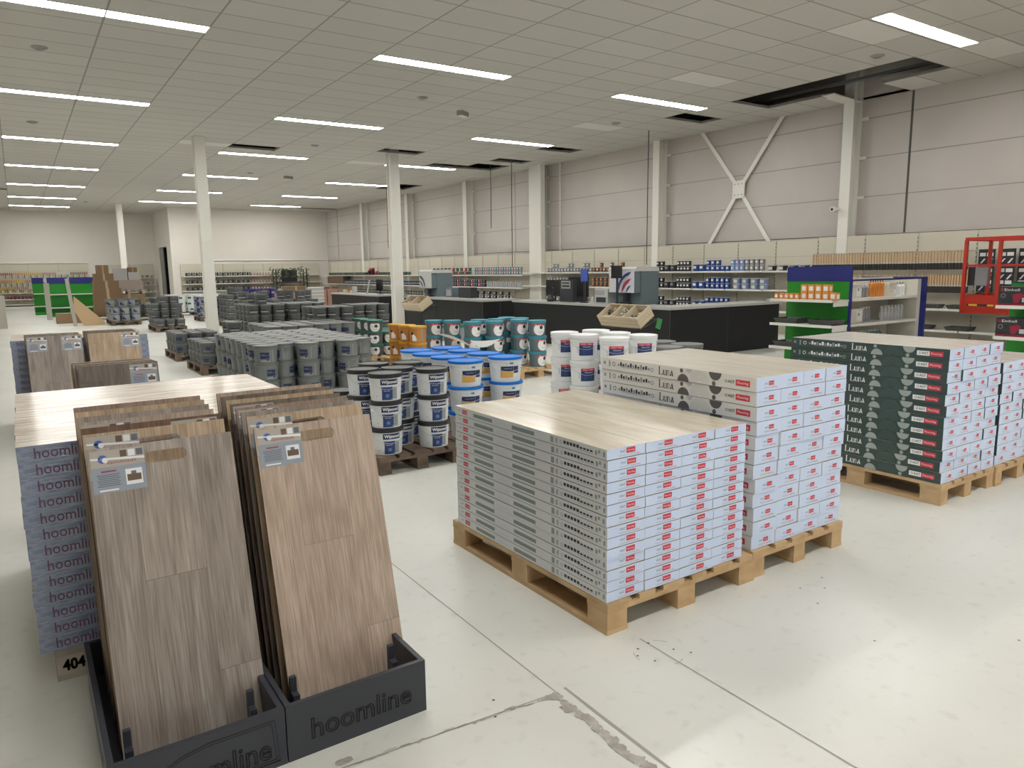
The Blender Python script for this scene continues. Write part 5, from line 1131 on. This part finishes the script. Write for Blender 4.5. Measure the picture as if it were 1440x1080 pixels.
dispbox(9.80, 1.1205, .36, 'cream display box on the top gondola shelf, left end'); dispbox(10.90, 1.1205, .20, 'cream display box on the top gondola shelf, right of orange tubes'); dispbox(9.80, .7605, .42, 'cream display box on the middle gondola shelf'); dispbox(9.86, .4305, .30, 'cream display box on the lowest gondola shelf')
G5 = 'sealants and bottles on the gondola'
goods_row('x', 10.22, 10.40, ys0, 1.1205, [('bottle', 'gry', 'wht')], 'top gondola shelf', G5, 3); goods_row('x', 10.52, 10.84, ys0, 1.1205, [('tube', 'ora', 'blk')], 'top gondola shelf, orange tubes', G5, 6); goods_row('x', 11.16, 11.42, ys0, 1.1205, [('bottle', 'wht', 'gry')], 'top gondola shelf, right end', G5, 4)
goods_row('x', 10.28, 10.50, ys0, .7605, [('spray', 'gry', 'wht')], 'middle gondola shelf', G5, 4); goods_row('x', 10.85, 11.42, ys0, .7605, [('spray', 'slv', 'wht')], 'middle gondola shelf, right end', G5, 7); goods_row('x', 10.22, 10.85, ys0, .4305, [('bottle', 'tea', 'wht')], 'lowest gondola shelf', G5, 9)
# tool boxes at the right edge
M('tool_red', (.25, .01, .03), .4)
def toolbox(y, z, lab):
    b = MB(); b.box(0, 0, 0, .24, .50, .21, 'g_blk'); b.box(-.001, 0, 0, 0, .50, .022, 'tool_red'); fr = (Vector((-.0015, .50, 0)), -Y, Z)
    b.rect(fr, .02, .160, .05, .190, 'tool_red'); b.text(fr, 'Einhell', .06, .162, .028, 'g_wht', .15); b.decal(fr, [(.16, .03), (.20, .03), (.26, .12), (.22, .14), (.14, .12)], 'tool_red'); b.rect(fr, .24, .04, .32, .09, 'g_slv'); b.ringd(fr, .05, .11, .025, .006, 'g_gry', 10); b.rect(fr, .33, .1, .47, .15, 'tool_red')
    tag(b.build('power_tool_box', None, (9.24, y, z)), lab, 'tool box', 'black and red power tool boxes')
for z_, nm in ((1.1205, 'upper'), (.7705, 'lower')):
    toolbox(3.30, z_, 'black and red boxed power tool on the %s shelf at the right edge' % nm)
    toolbox(2.84, z_, 'boxed power tool on the %s shelf, farther right and cut by the frame' % nm) if False else None
# ================================================================== RED LIFT
M('lift_red', (.42, .025, .012), .4); M('hazard_yel', (.65, .42, .03), .5); M('tyre', (.03, .03, .03), .7)
t = empty('scissor_lift', (12.0, 3.16, 0)); tag(t, 'red scissor lift with railed platform beside the brush display', 'lift')
b = MB(); b.box(.05, -1.0, .10, .75, 1.35, .45, 'lift_red'); b.build('chassis', t)
for (xx, yy) in ((.0, -.7), (.0, 1.05), (.72, -.7), (.72, 1.05)):
    b = MB(); b.lathe([(0, 0), (.15, 0), (.16, .02), (.16, .07), (.15, .09), (0, .09)], 'tyre', 18, Matrix.Translation((xx, yy, .16)) @ Matrix.Rotation(PI/2, 4, 'Y')); b.build('wheel', t)
b = MB()
for s_ in (0, 1):
    for k in range(3): b.bar((.12+.5*s_, -.85, .48+.11*k), (.12+.5*s_, 1.25, .56+.11*k), .04, .05, 'lift_red'); b.bar((.18+.5*s_, 1.25, .48+.11*k), (.18+.5*s_, -.85, .56+.11*k), .04, .05, 'lift_red')
b.build('scissor_arms', t)
b = MB(); b.box(0, -1.1, .84, .80, 2.3, .90, 'lift_red'); b.build('platform_deck', t)
b = MB(); b.box(-.01, .1, .90, .012, 2.3, 1.12, 'lift_red'); b.box(0, 2.28, .90, .8, 2.3, 1.12, 'lift_red'); b.box(.79, -1.1, .9, .8, 2.3, 1.12, 'lift_red'); b.build('toe_board', t)
b = MB(); b.box(-.014, .4, .955, -.010, 2.2, .985, 'g_blk')
for k in range(7): b.box(-.017, 2.05-.26*k, .957, -.014, 2.17-.26*k, .983, 'hazard_yel')
b.build('hazard_strip', t)
b = MB(); 
for zz, ww in ((1.955, .05), (1.56, .03)):
    b.bar((0, -1.1, zz), (0, 2.28, zz), ww, ww, 'lift_red'); b.bar((.79, -1.1, zz), (.79, 2.28, zz), ww, ww, 'lift_red'); b.bar((0, 2.27, zz), (.79, 2.27, zz), ww, ww, 'lift_red')
b.build('guard_rail', t)
for (xx, yy, z0) in ((0, 2.27, .9), (.79, 2.27, .9), (0, 1.80, .9), (0, 1.0, .9), (.79, 1.0, .9), (0, .1, .9), (0, -1.08, .9), (.79, -1.08, .9)): b = MB(); b.bar((xx, yy, z0), (xx, yy, 1.94), .045, .045, 'lift_red', up=(1, 0, 0)); b.build('post', t)
b = MB(); b.box(.05, 2.14, 1.26, .12, 2.24, 1.54, 'g_blk'); b.box(.05, 1.97, 1.26, .10, 2.14, 1.54, 'g_gry'); b.build('control_box', t)
# ================================================================== FAR LEFT ISLANDS, PALLETS, CARTONS
def far_gondola(x0, x1, y, label, side=False):
    t = empty('shelf_gondola', (x0, y, 0)); tag(t, label, 'shelving unit', 'green and blue gondolas at the far left'); W = x1-x0
    b = MB(); b.box(0, 0, .06, W, .03, 1.28, 'gon_green'); b.build('green_back_panel', t); b = MB(); b.box(0, -.02, 1.28, W, .03, 1.52, 'gon_blue'); b.build('header_panel', t)
    for z_ in (.88, .36): b = MB(); b.box(.0, -.36, z_-.035, W, 0, z_, 'shelf_white'); b.build('shelf', t)
    b = MB(); b.box(0, -.36, 0, W, 0, .10, 'gon_green'); b.build('base', t)
    if side:
        b = MB(); b.box(-.02, .03, .1, 0, 1.2, 1.38, 'gon_green'); b.box(-.02, .03, 1.38, 0, 1.2, 1.5, 'gon_blue'); b.build('side_panel', t)
        for z_ in (1.25, .98, .72, .30): b = MB(); b.box(-.42, .05, z_-.05, -.02, 1.15, z_, 'shelf_white'); b.build('side_shelf', t)
        b = MB(); b.box(-.42, .05, 0, -.02, 1.2, .1, 'gon_blue'); b.build('side_base', t)
    return t
far_gondola(.98, 1.68, 34.0, 'green gondola with blue header far left, left of the timber post'); far_gondola(.52, .93, 36.2, 'narrow green gondola end with white shelves, leftmost of the far three'); far_gondola(1.74, 2.72, 34.0, 'green gondola with blue header far left, right of the timber post')
M('pine', (.62, .44, .25), .55); M('post_grey', (.46, .44, .38), .6); M('cardboard', (.20, .125, .065), .75); M('cardboard2', (.27, .18, .10), .75)
b = MB(); b.bar((0, 0, .001), (-.12, -.05, 1.50), .16, .10, 'post_grey'); tag(b.build('timber_post', None, (1.43, 27.0, 0)), 'tall pale square timber post leaning by the green gondolas', 'timber')
b = MB(); b.box(0, 0, 0, .17, .10, 1.33, 'post_grey'); tag(b.build('timber_post', None, (.80, 31.5, 0)), 'grey post standing in front of the left green gondola', 'timber')
b = MB(); b.add([(.18, 0, .0), (.80, .0, .0), (.80, .0, .08), (-.02, .0, .94), (-.05, 0, .50)]+[(p_[0], p_[1]+.03, p_[2]) for p_ in [(.18, 0, .0), (.80, .0, .0), (.80, .0, .08), (-.02, .0, .94), (-.05, 0, .50)]], [(0, 1, 2, 3, 4), (9, 8, 7, 6, 5), (0, 5, 6, 1), (1, 6, 7, 2), (2, 7, 8, 3), (3, 8, 9, 4), (4, 9, 5, 0)], 'pine'); tag(b.build('pine_board', None, (1.48, 27.06, 0.0)), 'broad pine board with slanting upper edge beside the timber post', 'board')
b = MB(); b.box(0, 0, 0, .75, .6, .34, 'cardboard2'); tag(b.build('cardboard_box', None, (.99, 28.6, 0)), 'flat brown box on the floor under the left green gondola', 'box')
b = MB(); b.box(0, 0, 0, .9, .12, .06, 'white_steel'); tag(b.build('steel_rail', None, (1.02, 27.3, 0)), 'white shelf part lying on the floor by the brown box', 'shelf part')
def cbox(x, y, z, a, c_, h, mt, label, grp=None):
    b = MB(); b.box(0, 0, 0, a, c_, h, mt); b.box(a*.45, -.001, 0, a*.55, 0, h, 'crate_wood2') if mt.startswith('card') else None
    return tag(b.build('cardboard_box', None, (x, y, z)), label, 'box', grp)
g = 'brown cartons in the tall stack'
zz = .145
for k, (a, h, dx) in enumerate([(.95, .36, 0), (.92, .30, .02), (.88, .30, .03), (.80, .28, .05), (.62, .26, .08), (.36, .30, .2)]):
    cbox(2.25+dx, 30.3, zz, a, .7, h, 'cardboard', 'brown carton, %s in the tall stack at the far left' % ('topmost' if k == 5 else 'bottom one' if k == 0 else ordw(5-k)+' from top'), g); zz += h+.001
pallet(2.2, 30.1, 1.1, 1.0, PO, 'dark wooden pallet under the tall stack of brown cartons', simple=True)
pallet(3.0, 31.5, 1.1, .9, PO, 'dark wooden pallet under the wide brown carton', simple=True)
cbox(3.02, 31.55, .145, 1.05, .8, .72, 'cardboard2', 'wide brown carton under the wrapped pallet load')
pallet(3.0, 31.5, 1.1, .9, PG, 'raised wooden pallet carrying the wrapped load on the wide carton', simple=True, z=.866)
M('wrap_load', (.36, .29, .25), .3, coat=.8)
cbox(3.03, 31.55, 1.011, 1.02, .8, .38, 'wrap_load', 'film-wrapped pallet load behind the brown cartons'); cbox(3.05, 31.6, 1.392, .50, .5, .44, 'foam', 'white printed box on the wrapped load'); cbox(3.58, 31.6, 1.392, .40, .5, .30, 'foam', 'smaller white box on the wrapped load'); cbox(3.60, 31.62, 1.693, .30, .4, .18, 'cardboard', 'small brown box on the smaller white box')
# plants and cartons by the back wall
M('leaf', (.07, .12, .06), .6); M('leaf2', (.14, .17, .11), .6)
t = empty('plant_display', (10.35, 35.6, 0)); tag(t, 'dark display rack hung with green wreaths near the back wall', 'plant display')
b = MB(); 
for (xx, yy) in ((0, 0), (1.5, 0), (0, .5), (1.5, .5)): b.box(xx, yy, 0, xx+.05, yy+.05, 1.75, 'g_blk')
b.box(0, 0, 1.1, 1.55, .55, 1.14, 'g_blk'); b.box(.35, .2, 1.15, 1.1, .3, 1.7, 'g_blk'); b.build('rack_frame', t)
b = MB(); q = random.Random(5)
for i in range(420):
    a = q.uniform(0, 2*PI); cxx = q.choice([.1, .35, .75, 1.1, 1.45]); c0 = Vector((cxx+.22*math.cos(a)+q.uniform(-.06, .06), q.uniform(-.1, .5), (1.55 if cxx not in (.1, 1.45) else q.uniform(.8, 1.7))+.20*math.sin(a)+q.uniform(-.05, .05)))
    d = Vector((q.uniform(-1, 1), q.uniform(-1, 1), q.uniform(-1, 1))).normalized()*.07; e = d.cross(Vector((q.random(), q.random(), q.random()))).normalized()*.025; b.add([c0-d, c0+e, c0+d, c0-e], [(0, 1, 2, 3)], 'leaf' if i % 3 else 'leaf2')
b.build('foliage', t)
cbox(10.35, 34.3, .0, 1.1, .7, .5, 'cardboard', 'brown carton in front of the wreath display, lower'); cbox(10.45, 34.35, .501, .9, .6, .45, 'cardboard', 'brown carton in front of the wreath display, upper'); cbox(12.6, 35.5, .0, .8, .6, .85, 'cardboard', 'brown carton near the back wall right of the wreaths')
for i in range(3): cbox(11.6+.55*i, 33.6, .0, .5, .5, .75+.05*(i % 2), 'pink_box', 'reddish carton near the back wall, %s of three' % ['left', 'middle', 'right'][i], 'reddish cartons near the back wall')
# grey panel at the left frame edge
b = MB(); b.box(0, 0, 0, .62, .5, 1.0, 'post_grey'); tag(b.build('storage_cabinet', None, (-.98, 27.3, 0)), 'grey cabinet cut off at the left edge of the photo', 'cabinet')

for p_ in Proto.ALL:      # drop kinds that were built but never placed
    if not p_.used:
        for ch in KIDS.get(p_.root.name, []): bpy.data.objects.remove(ch)
        bpy.data.objects.remove(p_.root)
for o in COL.objects:
    if o.type == 'MESH' and not o.parent and 'label' not in o and o.get('kind') != 'structure': print('UNTAGGED', o.name)
